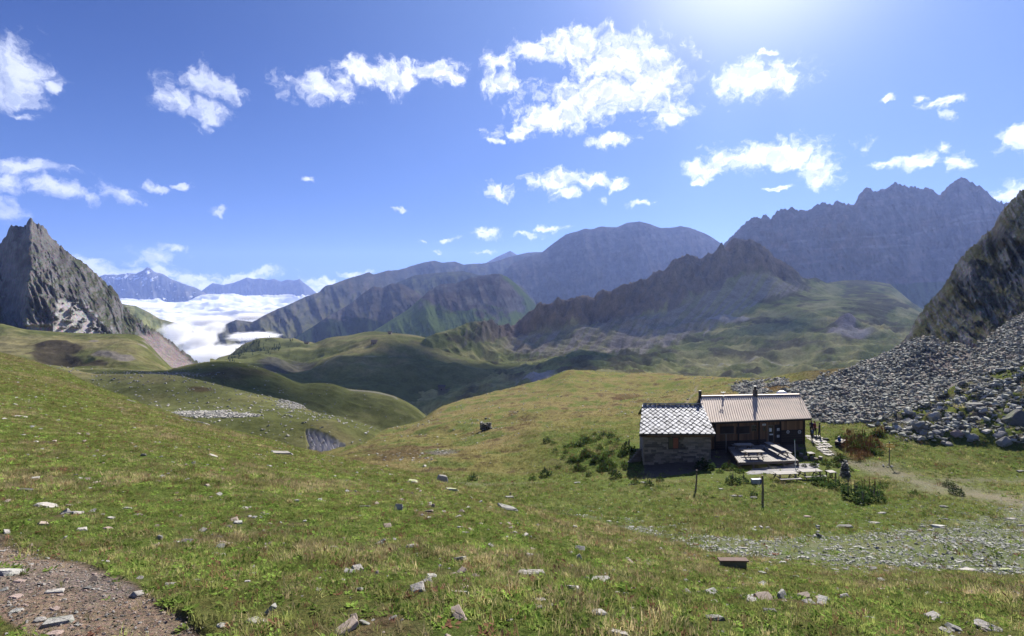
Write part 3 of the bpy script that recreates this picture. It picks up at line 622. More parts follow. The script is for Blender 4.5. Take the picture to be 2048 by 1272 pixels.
def d_b(P, X, Y, S):
    D = P[..., 1]
    h = 0.10 * fbm(P[..., 0] / 2.2, P[..., 1] / 2.2, o=4, seed=111)
    h = h + 0.35 * fbm(P[..., 0] / 9, P[..., 1] / 9, o=4, seed=112) * (1 - sst(X, 1230, 1290) * (1 - sst(X, 1680, 1750)) * sst(Y, 980, 950))
    far = sst(D, 70, 120) * (1 - sst(X, 1500, 1620)) * (1 - 0.55 * sst(S, 5.6, 6.0))
    h = h + far * (2.6 * fbm(P[..., 0] / 34, P[..., 1] / 40, o=4, seed=114) + 0.8 * fbm(P[..., 0] / 10, P[..., 1] / 10, o=4, seed=115, ridged=True))
    h = h + scree_mask(X, Y) * 0.8 * fbm(P[..., 0] / 5, P[..., 1] / 5, o=4, seed=116)
    h = h + rubble_mask(X, Y) * 0.8 * (0.4 + fbm(P[..., 0] / 4, P[..., 1] / 4, o=4, seed=117, ridged=True))
    h = h + 1.6 * bump2(X, Y, 1000, 868, 170, 12) - 1.8 * bump2(X, Y, 880, 868, 150, 10)
    return h
basin, PB, _ = hill('basin_ground', [
      ("540,36 700,32 1000,26 1250,19 1450,13 1700,11.5 2400,11.5", "540,1100 700,1060 1000,1100 1250,1125 1450,1160 1700,1178 2400,1192"),
      ("540,48 700,43 1000,36 1250,28 1450,20 1700,18 2400,18", "540,1010 700,990 1000,1022 1250,1056 1450,1085 1700,1100 2400,1106"),
      ("540,60 700,54 1000,47 1250,40 1450,33 1700,29 2048,27 2400,25", "540,980 700,958 1000,980 1250,1004 1450,1030 1700,1044 2048,1052 2400,1056"),
      ("540,70 700,64 1000,58 1250,51 1450,50 1600,50 1700,49 2048,44 2400,40", "540,960 700,934 1000,946 1250,952 1450,946 1600,942 1700,945 1850,950 2048,972 2400,985"),
      ("540,82 700,77 1000,71 1250,61 1450,60 1650,60 1850,58 2048,54 2400,50", "540,945 700,914 1000,910 1250,892 1450,884 1550,880 1650,877 1750,880 1850,886 2048,892 2400,880"),
      ("540,105 700,100 1000,95 1250,86 1450,76 1600,70 1700,70 1850,66 2048,62 2400,58", "540,935 700,905 850,884 1000,868 1250,850 1450,838 1600,842 1700,842 1850,832 1950,812 2048,790 2400,700"),
      ("540,125 700,120 1000,130 1250,132 1450,115 1600,86 1700,82 1850,82 2048,78 2400,78", "540,930 700,900 850,860 1000,826 1250,800 1450,792 1600,790 1700,790 1850,758 1950,735 2048,700 2400,560"),
      ("540,135 700,140 850,160 1000,185 1250,205 1450,160 1600,118 1700,102 1802,102 2048,96 2400,96",
       "540,950 600,925 657,905 693,890 765,861 838,840 874,818 946,793 1019,775 1091,760 1143,742.5 1209,747 1269,748.5 1328,750 1388,754.5 1448,757.5 1480,760 1520,757 1600,745 1700,735 1760,712 1802,690 1850,672 1905,690 1960,680 2048,635 2400,450")],
     540, 2400, 860, (20, 46, 56, 60, 56, 56, 60), d_b, st_hill(110, 0.1, 0.0, 16.0, ex_b), M_NEAR)

# ------------------------------------------------------------------ cliff on the right
def st_cliff(P, X, Y, face, sl, nrm, q):
    n = fbm(X / 14 + Y / 26, Y / 60, o=6, seed=121); n2 = fbm(X / 16 + Y / 40, Y / 24 - X / 60, o=5, seed=122)
    c = blend([(0.215, 0.208, 0.190), (0.11, 0.107, 0.10), (0.29, 0.28, 0.25)], [n * 0, sst(n, -0.1, 0.4), sst(-n2, 0.1, 0.5) * .6])
    c = mixin(c, sst(n2 + fbm(X / 7, Y / 9, o=3, seed=124) * .4, 0.25, 0.6) * .55, (0.16, 0.125, 0.075))
    g = sst(n2 - q * 0.5 + (0.55 - sl) * 2.0, -0.05, 0.5) * 0.85
    return mixin(c, g * .75, (0.110, 0.115, 0.040))
cliff, PC = mountain('rock_cliff', "1770,745 1790,712 1802,689 1808,680 1820,662 1833,640 1849,615 1860,605 1874,593 1885,578 1896,561 1903,546 1910,532 1925,512 1946,492 1962,474 1982,459 1996,436 2008,416 2016,406 2026,398 2036,386 2048,378 2150,300 2300,240 2450,220",
         "1770,118 1802,118 1850,123 1900,128 1950,133 2048,141 2450,150", "1770,106 1802,102 1850,97 1905,90 1960,90 2048,91 2450,92",
         "1770,760 1802,712 1850,722 1885,728 1905,735 1940,728 1960,730 2000,704 2048,668 2450,480", 1770, 2450, 520, 300, 8.5, 10.5, st_cliff, M_CLIFF, 47, 8.0, lean=0.55)

# ------------------------------------------------------------------ clouds lying in the valley
def cloud_mat():
    m = bpy.data.materials.new('cloud'); m.use_nodes = True; t = NT(m.node_tree); t.n.clear()
    co = t.new('ShaderNodeTexCoord').outputs['Object']
    a, _ = t.noise(co, 0.0045, 8.0, 0.62)
    bp = t.new('ShaderNodeBump'); bp.inputs['Strength'].default_value = 0.35; bp.inputs['Distance'].default_value = 50.0; t.l.new(a, bp.inputs['Height'])
    d = t.new('ShaderNodeBsdfDiffuse'); d.inputs['Color'].default_value = (0.93, 0.94, 0.96, 1); t.l.new(bp.outputs[0], d.inputs['Normal'])
    tr = t.new('ShaderNodeBsdfTranslucent'); tr.inputs['Color'].default_value = (0.93, 0.94, 0.96, 1); t.l.new(bp.outputs[0], tr.inputs['Normal'])
    mx = t.new('ShaderNodeMixShader'); mx.inputs[0].default_value = 0.5; t.l.new(d.outputs[0], mx.inputs[1]); t.l.new(tr.outputs[0], mx.inputs[2])
    o = t.new('ShaderNodeOutputMaterial'); t.l.new(mx.outputs[0], o.inputs['Surface'])
    return m
def cloud_sea():
    R, C = 330, 420
    px = np.linspace(60, 980, C); D = np.exp(np.linspace(math.log(1650), math.log(11300), R))
    X, DD = np.meshgrid(px, D); x = (X - CX) / FOC * DD; y = DD
    def bill(s, seed): return 1 - np.abs(fbm(x / s, y / s, o=4, seed=seed, gain=0.42)) * 2.4
    z = -226 + (58 + 60 * sst(DD, 4200, 8000)) * bill(700, 131) * sst(DD, 1700, 3500) + 30 * bill(330, 132) + 9 * fbm(x / 110, y / 110, o=4, seed=133) - 20
    z += 60 * bump2(X, DD, 440, 7500, 60, 2500) + 70 * bump2(X, DD, 620, 10500, 90, 2000) - 30 * sst(DD, 1900, 1650) - 60 * sst(X, 530, 640) * sst(DD, 5200, 3600)
    P = np.stack([x, y, z], -1)
    o = link('cloud_sea', grid_mesh('cloud_sea', P), cloud_mat()); tag(o, 'white sea of cloud filling the valley between the far mountains', 'cloud', kind='stuff')
cloud_sea()
def fog():
    """soft fog rising out of the valley mouth, a volume with frayed edges"""
    m = bpy.data.materials.new('fog'); m.use_nodes = True; t = NT(m.node_tree); t.n.clear()
    co = t.new('ShaderNodeTexCoord').outputs['Object']
    wv, wc = t.noise(co, 1.3, 3.0, 0.6)
    c2 = t.vec('ADD', co, t.vec('MULTIPLY_ADD', wc, (0.5, 0.5, 0.5), (-0.25, -0.25, -0.25)))
    r = t.vec('LENGTH', c2)
    a, _ = t.noise(c2, 2.2, 5.0, 0.65)
    d = t.math('ADD', t.math('SUBTRACT', 0.78, r), t.math('MULTIPLY', t.math('SUBTRACT', a, 0.5), 1.5))
    dn = t.math('MULTIPLY', t.step(d, 0.0, 0.45), 0.05)
    v = t.new('ShaderNodeVolumePrincipled'); v.inputs['Color'].default_value = (0.98, 0.98, 1, 1); t.l.new(dn, v.inputs['Density']); v.inputs['Anisotropy'].default_value = 0.0
    o = t.new('ShaderNodeOutputMaterial'); t.l.new(v.outputs[0], o.inputs['Volume'])
    try: m.cycles.volume_step_rate = 1.0
    except Exception: pass
    spots = ((505, 672, 1900, 70, 12, 120, 0), (590, 678, 2050, 60, 9, 120, -.1), (300, 612, 3000, 60, 10, 200, 0), (420, 640, 2600, 60, 14, 200, 0), (500, 632, 2750, 40, 10, 160, 0), (352, 665, 1150, 40, 34, 60, 0.3), (395, 686, 1250, 50, 40, 90, 0.5), (420, 708, 1150, 70, 28, 90, 0), (470, 702, 1300, 50, 22, 100, 0), (545, 694, 1450, 60, 15, 110, 0),
             (430, 655, 1700, 26, 20, 60, 0.2), (600, 645, 2300, 22, 12, 90, -0.3), (690, 662, 2400, 30, 8, 70, 0), (740, 650, 2300, 12, 8, 50, 0))
    for i, (px, py, D, rx, ry, rd, rot) in enumerate(spots):
        if i in (1, 11, 12, 13): continue
        bm = bmesh.new(); bmesh.ops.create_icosphere(bm, subdivisions=3, radius=1.25)
        me = bpy.data.meshes.new('fog'); bm.to_mesh(me); bm.free()
        o = link('fog', me, m); s = D / FOC
        o.location = ((px - CX) * s, D, (HY - py) * s); o.scale = (rx * s, rd, ry * s); o.rotation_euler = (0, -rot, 0)
        tag(o, kind='stuff')
        tag(o, ('low mist lapping the foot of the forested slope', 'thin mist lying against the dark peak', 'soft veil over the cloud sea behind the crag', 'soft veil on the near edge of the cloud sea', 'small veil where the long range meets the cloud sea', 'pale mist drifting up the green spur', 'pale mist bank below the green spur', 'white mist in the notch above the dark hill', 'white mist over the wooded rim', 'thin mist sheet behind the wooded hill',
                'mist tuft at the edge of the cloud sea', 'wisp of mist on the dark forested slope', 'thin wisp of mist above the valley hamlet', 'small puff of mist beyond the valley hill')[i], 'mist')
fog()

def haze():
    bm = bmesh.new(); bmesh.ops.create_cube(bm, size=1.0)
    me = bpy.data.meshes.new('haze'); bm.to_mesh(me); bm.free()
    m = bpy.data.materials.new('haze'); m.use_nodes = True; t = NT(m.node_tree); t.n.clear()
    v = t.new('ShaderNodeVolumePrincipled'); v.inputs['Color'].default_value = (0.36, 0.50, 1.0, 1); v.inputs['Density'].default_value = 0.54e-4
    v.inputs['Anisotropy'].default_value = 0.35
    o = t.new('ShaderNodeOutputMaterial'); t.l.new(v.outputs[0], o.inputs['Volume'])
    ob = link('haze', me, m); ob.location = (0, 5200, 0)
    z0, z1 = -2200.0, 900.0
    ob.location.z = (z0 + z1) / 2; ob.scale = (26000, 13400, z1 - z0)
    tag(ob, kind='stuff')
haze()
# ------------------------------------------------------------------ finding points on the ground
def bvh_of(o):
    me = o.data; n = len(me.vertices); co = np.empty(n * 3, np.float32); me.vertices.foreach_get('co', co)
    m = len(me.polygons); li = np.empty(m * 4, np.int32); me.loops.foreach_get('vertex_index', li)
    return BVHTree.FromPolygons(co.reshape(-1, 3).tolist(), li.reshape(-1, 4).tolist())
TREES = [bvh_of(meadow), bvh_of(basin)]
def look(px, py):
    """the nearest ground point on the line of sight through a pixel"""
    d = Vector(((px - CX) / FOC, 1.0, (HY - py) / FOC)).normalized(); best = None
    for t in TREES:
        h = t.ray_cast(Vector((0, 0, 0)), d)
        if h[0] is not None and (best is None or h[3] < best[2]): best = (h[0], h[1], h[3])
    return best
def ground_z(x, y, default=-18.2):
    z = None
    for t in TREES:
        h = t.ray_cast(Vector((x, y, 60)), Vector((0, 0, -1)))
        if h[0] is not None and (z is None or h[0].z > z): z = h[0].z
    return default if z is None else z
def align(nrm, yaw, tilt=0.0):
    up = nrm if nrm.z > 0 else -nrm
    q = Vector((0, 0, 1)).rotation_difference(up)
    return (q.to_matrix().to_4x4() @ Matrix.Rotation(yaw, 4, 'Z') @ Matrix.Rotation(tilt, 4, 'X'))

# ------------------------------------------------------------------ materials for small things
def simple_mat(name, col, rough=0.8, metal=0.0, var=0.25, scale=3.0, bump=0.3, bdist=0.02, spec=0.3, stretch=(1, 1, 1), rnd=0.0, col2=None):
    m = bpy.data.materials.new(name); m.use_nodes = True; t = NT(m.node_tree); t.n.clear()
    co = t.new('ShaderNodeTexCoord').outputs['Object']; cs = t.vec('MULTIPLY', co, stretch)
    a, _ = t.noise(cs, scale, 7.0, 0.65)
    g = t.math('MULTIPLY_ADD', t.math('SUBTRACT', a, 0.5), var * 4, 1.0)
    base = (col[0], col[1], col[2], 1)
    if col2 is not None:
        b, _ = t.noise(cs, scale * 0.45, 4.0, 0.6)
        base = t.mix(t.step(b, 0.47, 0.62), base, (col2[0], col2[1], col2[2], 1))
    if rnd > 0:
        r = t.new('ShaderNodeObjectInfo').outputs['Random']
        g = t.math('MULTIPLY', g, t.math('MULTIPLY_ADD', r, rnd * 2, 1.0 - rnd))
    g = t.math('MAXIMUM', g, 0.15)
    s = t.new('ShaderNodeVectorMath', operation='SCALE')
    t.put(s.inputs[0], base if not isinstance(base, tuple) else base[:3]); t.l.new(g, s.inputs['Scale'])
    bs = t.new('ShaderNodeBsdfPrincipled'); t.l.new(s.outputs[0], bs.inputs['Base Color'])
    bs.inputs['Roughness'].default_value = rough; bs.inputs['Metallic'].default_value = metal; bs.inputs['Specular IOR Level'].default_value = spec
    if bump > 0:
        bp = t.new('ShaderNodeBump'); bp.inputs['Strength'].default_value = bump; bp.inputs['Distance'].default_value = bdist
        t.l.new(a, bp.inputs['Height']); t.l.new(bp.outputs[0], bs.inputs['Normal'])
    o = t.new('ShaderNodeOutputMaterial'); t.l.new(bs.outputs[0], o.inputs['Surface'])
    return m
M_STONE = simple_mat('grey_stone', (0.30, 0.29, 0.26), 0.9, var=0.22, scale=4.0, bump=0.9, bdist=0.04, rnd=0.3, col2=(0.19, 0.20, 0.16))
M_STONEP = simple_mat('pale_stone', (0.34, 0.315, 0.28), 0.9, var=0.2, scale=5.0, bump=0.8, bdist=0.03, rnd=0.22, col2=(0.25, 0.24, 0.215))
M_STONED = simple_mat('dark_stone', (0.115, 0.11, 0.10), 0.9, var=0.25, scale=3.0, bump=0.9, bdist=0.04, rnd=0.3, col2=(0.10, 0.11, 0.06))
M_STONEPK = simple_mat('pinkish_stone', (0.31, 0.235, 0.20), 0.9, var=0.2, scale=6.0, bump=0.7, bdist=0.02, rnd=0.15)
M_STONEY = simple_mat('lichened_stone', (0.30, 0.33, 0.15), 0.9, var=0.2, scale=7.0, bump=0.7, bdist=0.02, col2=(0.30, 0.29, 0.26))
M_SCREE = simple_mat('scree_stone', (0.30, 0.30, 0.25), 0.9, var=0.2, scale=2.0, bump=0.5, bdist=0.05, rnd=0.45, col2=(0.19, 0.20, 0.165))
M_SCREED = simple_mat('scree_stone_dark', (0.17, 0.175, 0.15), 0.9, var=0.2, scale=2.0, bump=0.5, bdist=0.05, rnd=0.4)
M_SCREEB = simple_mat('scree_stone_brown', (0.29, 0.25, 0.20), 0.9, var=0.2, scale=2.0, bump=0.5, bdist=0.05, rnd=0.4)
M_PEB = simple_mat('pebble_stone', (0.23, 0.185, 0.15), 0.9, var=0.2, scale=9.0, bump=0.3, bdist=0.01, rnd=0.4)

# ------------------------------------------------------------------ rock shapes
def rock_bm(seed, sx=1.0, sy=0.8, sz=0.5, n=16, refine=0):
    r = random.Random(seed); bm = bmesh.new()
    for k in range(8):
        x, y, z = (k & 1) * 2 - 1, (k >> 1 & 1) * 2 - 1, (k >> 2) * 2 - 1; q = 0.82 if z > 0 else 1.0
        bm.verts.new((x * sx * .42 * q * r.uniform(.6, 1.1), y * sy * .42 * q * r.uniform(.6, 1.1), z * sz * .42 * r.uniform(.65, 1.05)))
    for _ in range(max(n - 6, 3)):
        v = Vector((r.gauss(0, 1), r.gauss(0, 1), r.gauss(0, 1))).normalized()
        m = max(abs(v.x), abs(v.y), abs(v.z)); v = v * (1 - 0.55 * r.random() * 0.4) / (m ** 0.55)
        bm.verts.new((v.x * sx * 0.5, v.y * sy * 0.5, v.z * sz * 0.5))
    bmesh.ops.convex_hull(bm, input=bm.verts[:])
    bmesh.ops.delete(bm, geom=[v for v in bm.verts if not v.link_faces], context='VERTS')
    if refine:
        bmesh.ops.bevel(bm, geom=bm.edges[:] + bm.verts[:], offset=0.035 * min(sx, sz * 2), segments=1, affect='EDGES', clamp_overlap=True)
        bmesh.ops.triangulate(bm, faces=bm.faces[:])
        bmesh.ops.subdivide_edges(bm, edges=bm.edges[:], cuts=refine, use_grid_fill=True)
        for v in bm.verts:
            p = v.co; k = 0.5 + seed
            dn = math.sin(p.x * 17 + k) * math.sin(p.y * 21 + k * 2) * math.sin(p.z * 25 + k) + 0.5 * math.sin(p.x * 43 + k) * math.sin(p.y * 39) * math.cos(p.z * 51)
            v.co = p * (1 + 0.045 * dn) + Vector((r.uniform(-1, 1), r.uniform(-1, 1), r.uniform(-1, 1))) * 0.008
    return bm
def to_mesh(name, bm, mat=None, smooth=False):
    me = bpy.data.meshes.new(name); bm.to_mesh(me); bm.free()
    if mat: me.materials.append(mat)
    if smooth: me.polygons.foreach_set('use_smooth', np.ones(len(me.polygons), bool))
    return me
ROCKS = {}
def rock_mesh(kind, k, mat):
    key = (kind, k, mat.name)
    if key not in ROCKS:
        sy, sz, n, rf = {'slab': (0.7, 0.22, 14, 1), 'block': (0.8, 0.62, 13, 1), 'flat': (0.75, 0.34, 16, 1), 'chip': (0.75, 0.4, 11, 0), 'spike': (0.55, 0.95, 12, 1)}[kind]
        ROCKS[key] = to_mesh('rock', rock_bm(100 + k * 7 + len(kind), 1.0, sy, sz, n, rf), mat)
    return ROCKS[key]

# ------------------------------------------------------------------ scattering of what nobody could count
def scatter(name, P, rot, scl, idx, protos, colr=None, label=None):
    """one object: an instance of a small mesh on each point"""
    me = bpy.data.meshes.new(name); n = len(P)
    me.vertices.add(n); me.vertices.foreach_set('co', np.asarray(P, np.float32).reshape(-1))
    def at(nm, ty, dat, key):
        a = me.attributes.new(nm, ty, 'POINT'); a.data.foreach_set(key, np.ascontiguousarray(dat).reshape(-1))
    at('turn', 'FLOAT_VECTOR', np.asarray(rot, np.float32), 'vector'); at('size', 'FLOAT_VECTOR', np.asarray(scl, np.float32), 'vector')
    at('pick', 'INT', np.asarray(idx, np.int32), 'value')
    if colr is not None:
        c4 = np.ones((n, 4), np.float32); c4[:, :3] = colr; at('tint', 'FLOAT_COLOR', c4, 'color')
    pc = bpy.data.collections.new(name + '_shapes')
    for i, pm in enumerate(protos):
        po = bpy.data.objects.new('%s_shape' % name, pm); pc.objects.link(po)
    ng = bpy.data.node_groups.new(name, 'GeometryNodeTree')
    ng.interface.new_socket('Geometry', in_out='INPUT', socket_type='NodeSocketGeometry'); ng.interface.new_socket('Geometry', in_out='OUTPUT', socket_type='NodeSocketGeometry')
    N = ng.nodes; L = ng.links
    gi = N.new('NodeGroupInput'); go = N.new('NodeGroupOutput'); ip = N.new('GeometryNodeInstanceOnPoints'); ci = N.new('GeometryNodeCollectionInfo')
    ci.inputs['Collection'].default_value = pc; ci.inputs['Separate Children'].default_value = True; ci.inputs['Reset Children'].default_value = True
    def na(nm, ty):
        a = N.new('GeometryNodeInputNamedAttribute'); a.data_type = ty; a.inputs['Name'].default_value = nm; return a.outputs['Attribute']
    L.new(gi.outputs[0], ip.inputs['Points']); L.new(ci.outputs[0], ip.inputs['Instance']); ip.inputs['Pick Instance'].default_value = True
    L.new(na('pick', 'INT'), ip.inputs['Instance Index']); L.new(na('turn', 'FLOAT_VECTOR'), ip.inputs['Rotation']); L.new(na('size', 'FLOAT_VECTOR'), ip.inputs['Scale'])
    L.new(ip.outputs[0], go.inputs[0])
    o = link(name, me); md = o.modifiers.new('scatter', 'NODES'); md.node_group = ng
    tag(o, label, None, None, 'stuff'); return o

def sample(gname, n, weight, maxrow=None):
    """random points on a ground grid; weight(P, X, Y) per cell per square metre"""
    P, X, Y, c, k = GRID[gname]; k = maxrow or k
    Pc = (P[:k, :-1] + P[1:k + 1, 1:]) / 2; Xc = (X[:k, :-1] + X[1:k + 1, 1:]) / 2; Yc = (Y[:k, :-1] + Y[1:k + 1, 1:]) / 2
    du = np.linalg.norm(P[:k, 1:] - P[:k, :-1], axis=-1); dv = np.linalg.norm(P[1:k + 1, :-1] - P[:k, :-1], axis=-1)
    wgt = np.clip(weight(Pc, Xc, Yc), 0, None) * du * dv * ((Xc > -60) & (Xc < 2110) & (Yc < 1330))
    cs = np.cumsum(wgt.reshape(-1)); r = rng.random(n) * cs[-1]; ii = np.searchsorted(cs, r); i, j = np.unravel_index(np.clip(ii, 0, wgt.size - 1), wgt.shape)
    a, b = rng.random(n)[:, None], rng.random(n)[:, None]
    def bl(A):
        A = A.reshape(A.shape[0], A.shape[1], -1)
        return A[i, j] * (1 - a) * (1 - b) + A[i + 1, j] * a * (1 - b) + A[i, j + 1] * (1 - a) * b + A[i + 1, j + 1] * a * b
    return bl(P), bl(X)[:, 0], bl(Y)[:, 0], bl(c), cs[-1]

# grass tufts
def tuft_mesh(seed, nb, h, spread, wd, droop, mat):
    r = random.Random(seed); V = []; F = []
    for b in range(nb):
        a = r.uniform(0, 6.283); rad = abs(r.gauss(0, 0.5)) * spread; bx, by = rad * math.cos(a), rad * math.sin(a)
        a2 = a + r.uniform(-1.2, 1.2); hh = h * r.uniform(0.55, 1.15); dr = droop * r.uniform(0.3, 1.3) * hh
        wx, wy = -math.sin(a2) * wd * r.uniform(0.7, 1.2), math.cos(a2) * wd
        k = len(V)
        for t, wf in ((0, 1.0), (0.55, 0.8)):
            ox, oy = dr * t * t * math.cos(a2), dr * t * t * math.sin(a2); z = hh * t - 0.02 * (t == 0)
            V += [(bx + ox - wx * wf / 2, by + oy - wy * wf / 2, z), (bx + ox + wx * wf / 2, by + oy + wy * wf / 2, z)]
        V.append((bx + dr * math.cos(a2), by + dr * math.sin(a2), hh))
        F += [(k, k + 1, k + 3, k + 2), (k + 2, k + 3, k + 4)]
    me = bpy.data.meshes.new('tuft'); me.from_pydata(V, [], F); me.materials.append(mat); return me
def leafy_mesh(seed, nl, size, mat):
    r = random.Random(seed); V = []; F = []
    for b in range(nl):
        a = r.uniform(0, 6.283); ln = size * r.uniform(0.5, 1.0); el_ = r.uniform(0.05, 0.7); ox, oy = r.gauss(0, size * .5), r.gauss(0, size * .5)
        dx, dy, dz = math.cos(a) * math.cos(el_), math.sin(a) * math.cos(el_), math.sin(el_); wx, wy = -math.sin(a) * ln * .28, math.cos(a) * ln * .28
        k = len(V); V += [(ox, oy, 0.0), (ox + dx * ln * .5 - wx, oy + dy * ln * .5 - wy, dz * ln * .6), (ox + dx * ln, oy + dy * ln, dz * ln * .9), (ox + dx * ln * .5 + wx, oy + dy * ln * .5 + wy, dz * ln * .6)]
        F.append((k, k + 1, k + 2, k + 3))
    me = bpy.data.meshes.new('tuft'); me.from_pydata(V, [], F); me.materials.append(mat); return me
def plant_mat(name, gain, var=0.5, inst=True, col=(0.08, 0.12, 0.03), trans=0.45):
    m = bpy.data.materials.new(name); m.use_nodes = True; t = NT(m.node_tree); t.n.clear()
    if inst: c = t.new('ShaderNodeAttribute', attribute_type='INSTANCER', attribute_name='tint').outputs['Color']
    else: c = t.new('ShaderNodeRGB').outputs[0]; c.default_value = (*col, 1)
    r = t.new('ShaderNodeObjectInfo').outputs['Random']
    s = t.new('ShaderNodeVectorMath', operation='SCALE'); t.l.new(c, s.inputs[0]); t.l.new(t.math('MULTIPLY_ADD', r, var * gain, gain * (1 - var / 2)), s.inputs['Scale'])
    d = t.new('ShaderNodeBsdfDiffuse'); t.l.new(s.outputs[0], d.inputs[0]); tr = t.new('ShaderNodeBsdfTranslucent'); t.l.new(s.outputs[0], tr.inputs[0])
    mx = t.new('ShaderNodeMixShader'); mx.inputs[0].default_value = trans; t.l.new(d.outputs[0], mx.inputs[1]); t.l.new(tr.outputs[0], mx.inputs[2])
    o = t.new('ShaderNodeOutputMaterial'); t.l.new(mx.outputs[0], o.inputs['Surface']); return m
M_GRASS = plant_mat('grass_blade', 1.25, 0.7)
TUFTS = [tuft_mesh(s, 16, 0.056, 0.07, 0.0050, 0.8, M_GRASS) for s in range(4)] + [tuft_mesh(9 + s, 11, 0.088, 0.05, 0.0038, 0.9, M_GRASS) for s in range(2)] + [leafy_mesh(20 + s, 18, 0.055, M_GRASS) for s in range(3)]
def grass_on(name, gname, n, wfun, base, label, far=1.0, leafw=0.35, green=0.0):
    P, X, Y, c, tot = sample(gname, n, wfun)
    n3 = fbm(P[:, 0] / 0.8, P[:, 1] / 0.8, o=3, seed=201); n4 = fbm(P[:, 0] / 3.1, P[:, 1] / 3.1, o=3, seed=202)
    dry = sst(n3 + n4 * 0.8 + rng.normal(0, .45, n) - green, -0.10, 0.9); pick = rng.integers(0, 4, n)
    pick = np.where(rng.random(n) < 0.06 + 0.16 * dry, 4 + rng.integers(0, 2, n), pick)
    leaf = (rng.random(n) < leafw * (1 - dry) * 1.2); pick = np.where(leaf, 6 + rng.integers(0, 3, n), pick)
    col = np.array((0.232, 0.255, 0.075)) * (1 - dry[:, None]) + np.array((0.37, 0.30, 0.165)) * dry[:, None]
    col = np.where(leaf[:, None], np.array((0.165, 0.245, 0.048)), col) * (0.55 + 0.85 * rng.random(n))[:, None]
    red = rng.random(n) < 0.08; col[red] = (0.20, 0.10, 0.065)
    br = sst(fbm(P[:, 0] / 0.45, P[:, 1] / 0.45, o=2, seed=203), -.3, .4)[:, None]; col = (col * (1 - green * .9) * (0.78 + 0.42 * br)) * 0.85 + c * 0.15
    D = P[:, 1]; fz = np.maximum(sst(D, 60, 105), sst(1150 - X, 0, 150) * sst(958 - Y, 0, 18) if gname == 'basin_ground' else 0)[:, None]; col = col * (1 - fz) + c * 1.35 * fz * (0.7 + 0.6 * rng.random(n))[:, None]; s = base * (0.65 + 0.7 * rng.random(n)) * (0.8 + 0.5 * sst(n4, -0.3, 0.5)) * (1 + far * np.clip((D - 10) / 40, 0, 1.4))
    rot = np.stack([rng.normal(0, .16, n), rng.normal(0, .16, n), rng.random(n) * 6.28], -1)
    scatter(name, P, rot, np.stack([s, s, s * (0.8 + .4 * rng.random(n))], -1), pick, TUFTS, col, label)
def w_meadow(P, X, Y):
    D = P[..., 1]; n3 = fbm(P[..., 0] / 0.9, P[..., 1] / 0.9, o=3, seed=103)
    gap = sst(n3, 0.62, 0.25)
    return (1 - 0.97 * sst(path_mask(X, Y, n3), 0.1, 0.7)) * (0.15 + 0.85 * gap) * (0.3 + sst(fbm(P[..., 0] / .35, P[..., 1] / .35, o=2, seed=119), -.35, .25)) * np.clip(260 * (6.0 / np.maximum(D, 6)) ** 1.05, 22, 260) * sst(D, 1.5, 2.4)
grass_on('grass', 'foreground_meadow', 125000, w_meadow, 0.95, 'short alpine grass on the near slope', 1.0)
def w_basin(P, X, Y):
    n3 = fbm(P[..., 0] / 1.6, P[..., 1] / 1.6, o=3, seed=113)
    return (1 - scree_mask(X, Y)) * (1 - 0.8 * stony_mask(X, Y, n3)) * (1 - track_mask(X, Y)) * (1 - 0.7 * rubble_mask(X, Y)) * np.clip((30 / P[..., 1]) ** 1.3, 0, 1.5) * (1 - sst(P[..., 1], 100, 165)) * (1 - 0.95 * terrace_mask(P))
def terrace_mask(P):
    """the trodden ground under the hut and its terraces"""
    return sst(P[..., 0], 13.5, 14.5) * (1 - sst(P[..., 0], 34.5, 36)) * sst(P[..., 1], 46.5, 47.5) * (1 - sst(P[..., 1], 64, 65))
grass_on('basin_grass', 'basin_ground', 62000, w_basin, 1.9, 'green turf of the hollow round the hut', 0.6, 0.2, 0.22)

def stones_on(name, gname, n, wfun, smin, smax, mats, label, flat=0.5, sink=0.1, pw=2.0, kinds=('chip', 'chip', 'chip')):
    P, X, Y, c, tot = sample(gname, n, wfun); protos = []
    for m in mats:
        for k, kd in enumerate(kinds): protos.append(rock_mesh(kd, 30 + k, m))
    s = smin + (smax - smin) * rng.random(n) ** pw; P[:, 2] += s * (0.5 * flat * 0.5 - sink)
    rot = np.stack([rng.normal(0, .28, n), rng.normal(0, .28, n), rng.random(n) * 6.28], -1)
    scl = np.stack([s * (0.8 + .5 * rng.random(n)), s * (0.7 + .5 * rng.random(n)), s * flat * (0.7 + .8 * rng.random(n))], -1)
    return scatter(name, P, rot, scl, rng.integers(0, len(protos), n), protos, None, label)
def w_scree(P, X, Y): return scree_mask(X, Y, 3.0 * fbm(P[..., 0] / 3, P[..., 1] / 3, o=3, seed=215)) * (0.35 + sst(fbm(P[..., 0] / 7, P[..., 1] / 5, o=4, seed=216), -0.35, 0.2)) * (1 - sst(P[..., 1], 125, 140)) * np.where((Y > 690) | (X < 1800), 1.0, 0.6)
stones_on('scree', 'basin_ground', 28000, w_scree, 0.14, 0.85, [M_SCREE, M_SCREED, M_SCREED, M_SCREEB], 'grey boulder scree spilling down behind the hut', 1.2, 0.06, 2.9, ('block', 'chip', 'chip'))
def w_rub(P, X, Y): return rubble_mask(X, Y) * (0.15 + sst(fbm(P[..., 0] / 4, P[..., 1] / 4, o=3, seed=213), -0.1, 0.3))
stones_on('rubble', 'basin_ground', 2400, w_rub, 0.18, 0.9, [M_STONE, M_STONED, M_SCREE], 'rubble between the large boulders', 1.2, 0.08, 2.4, ('block', 'chip', 'flat'))
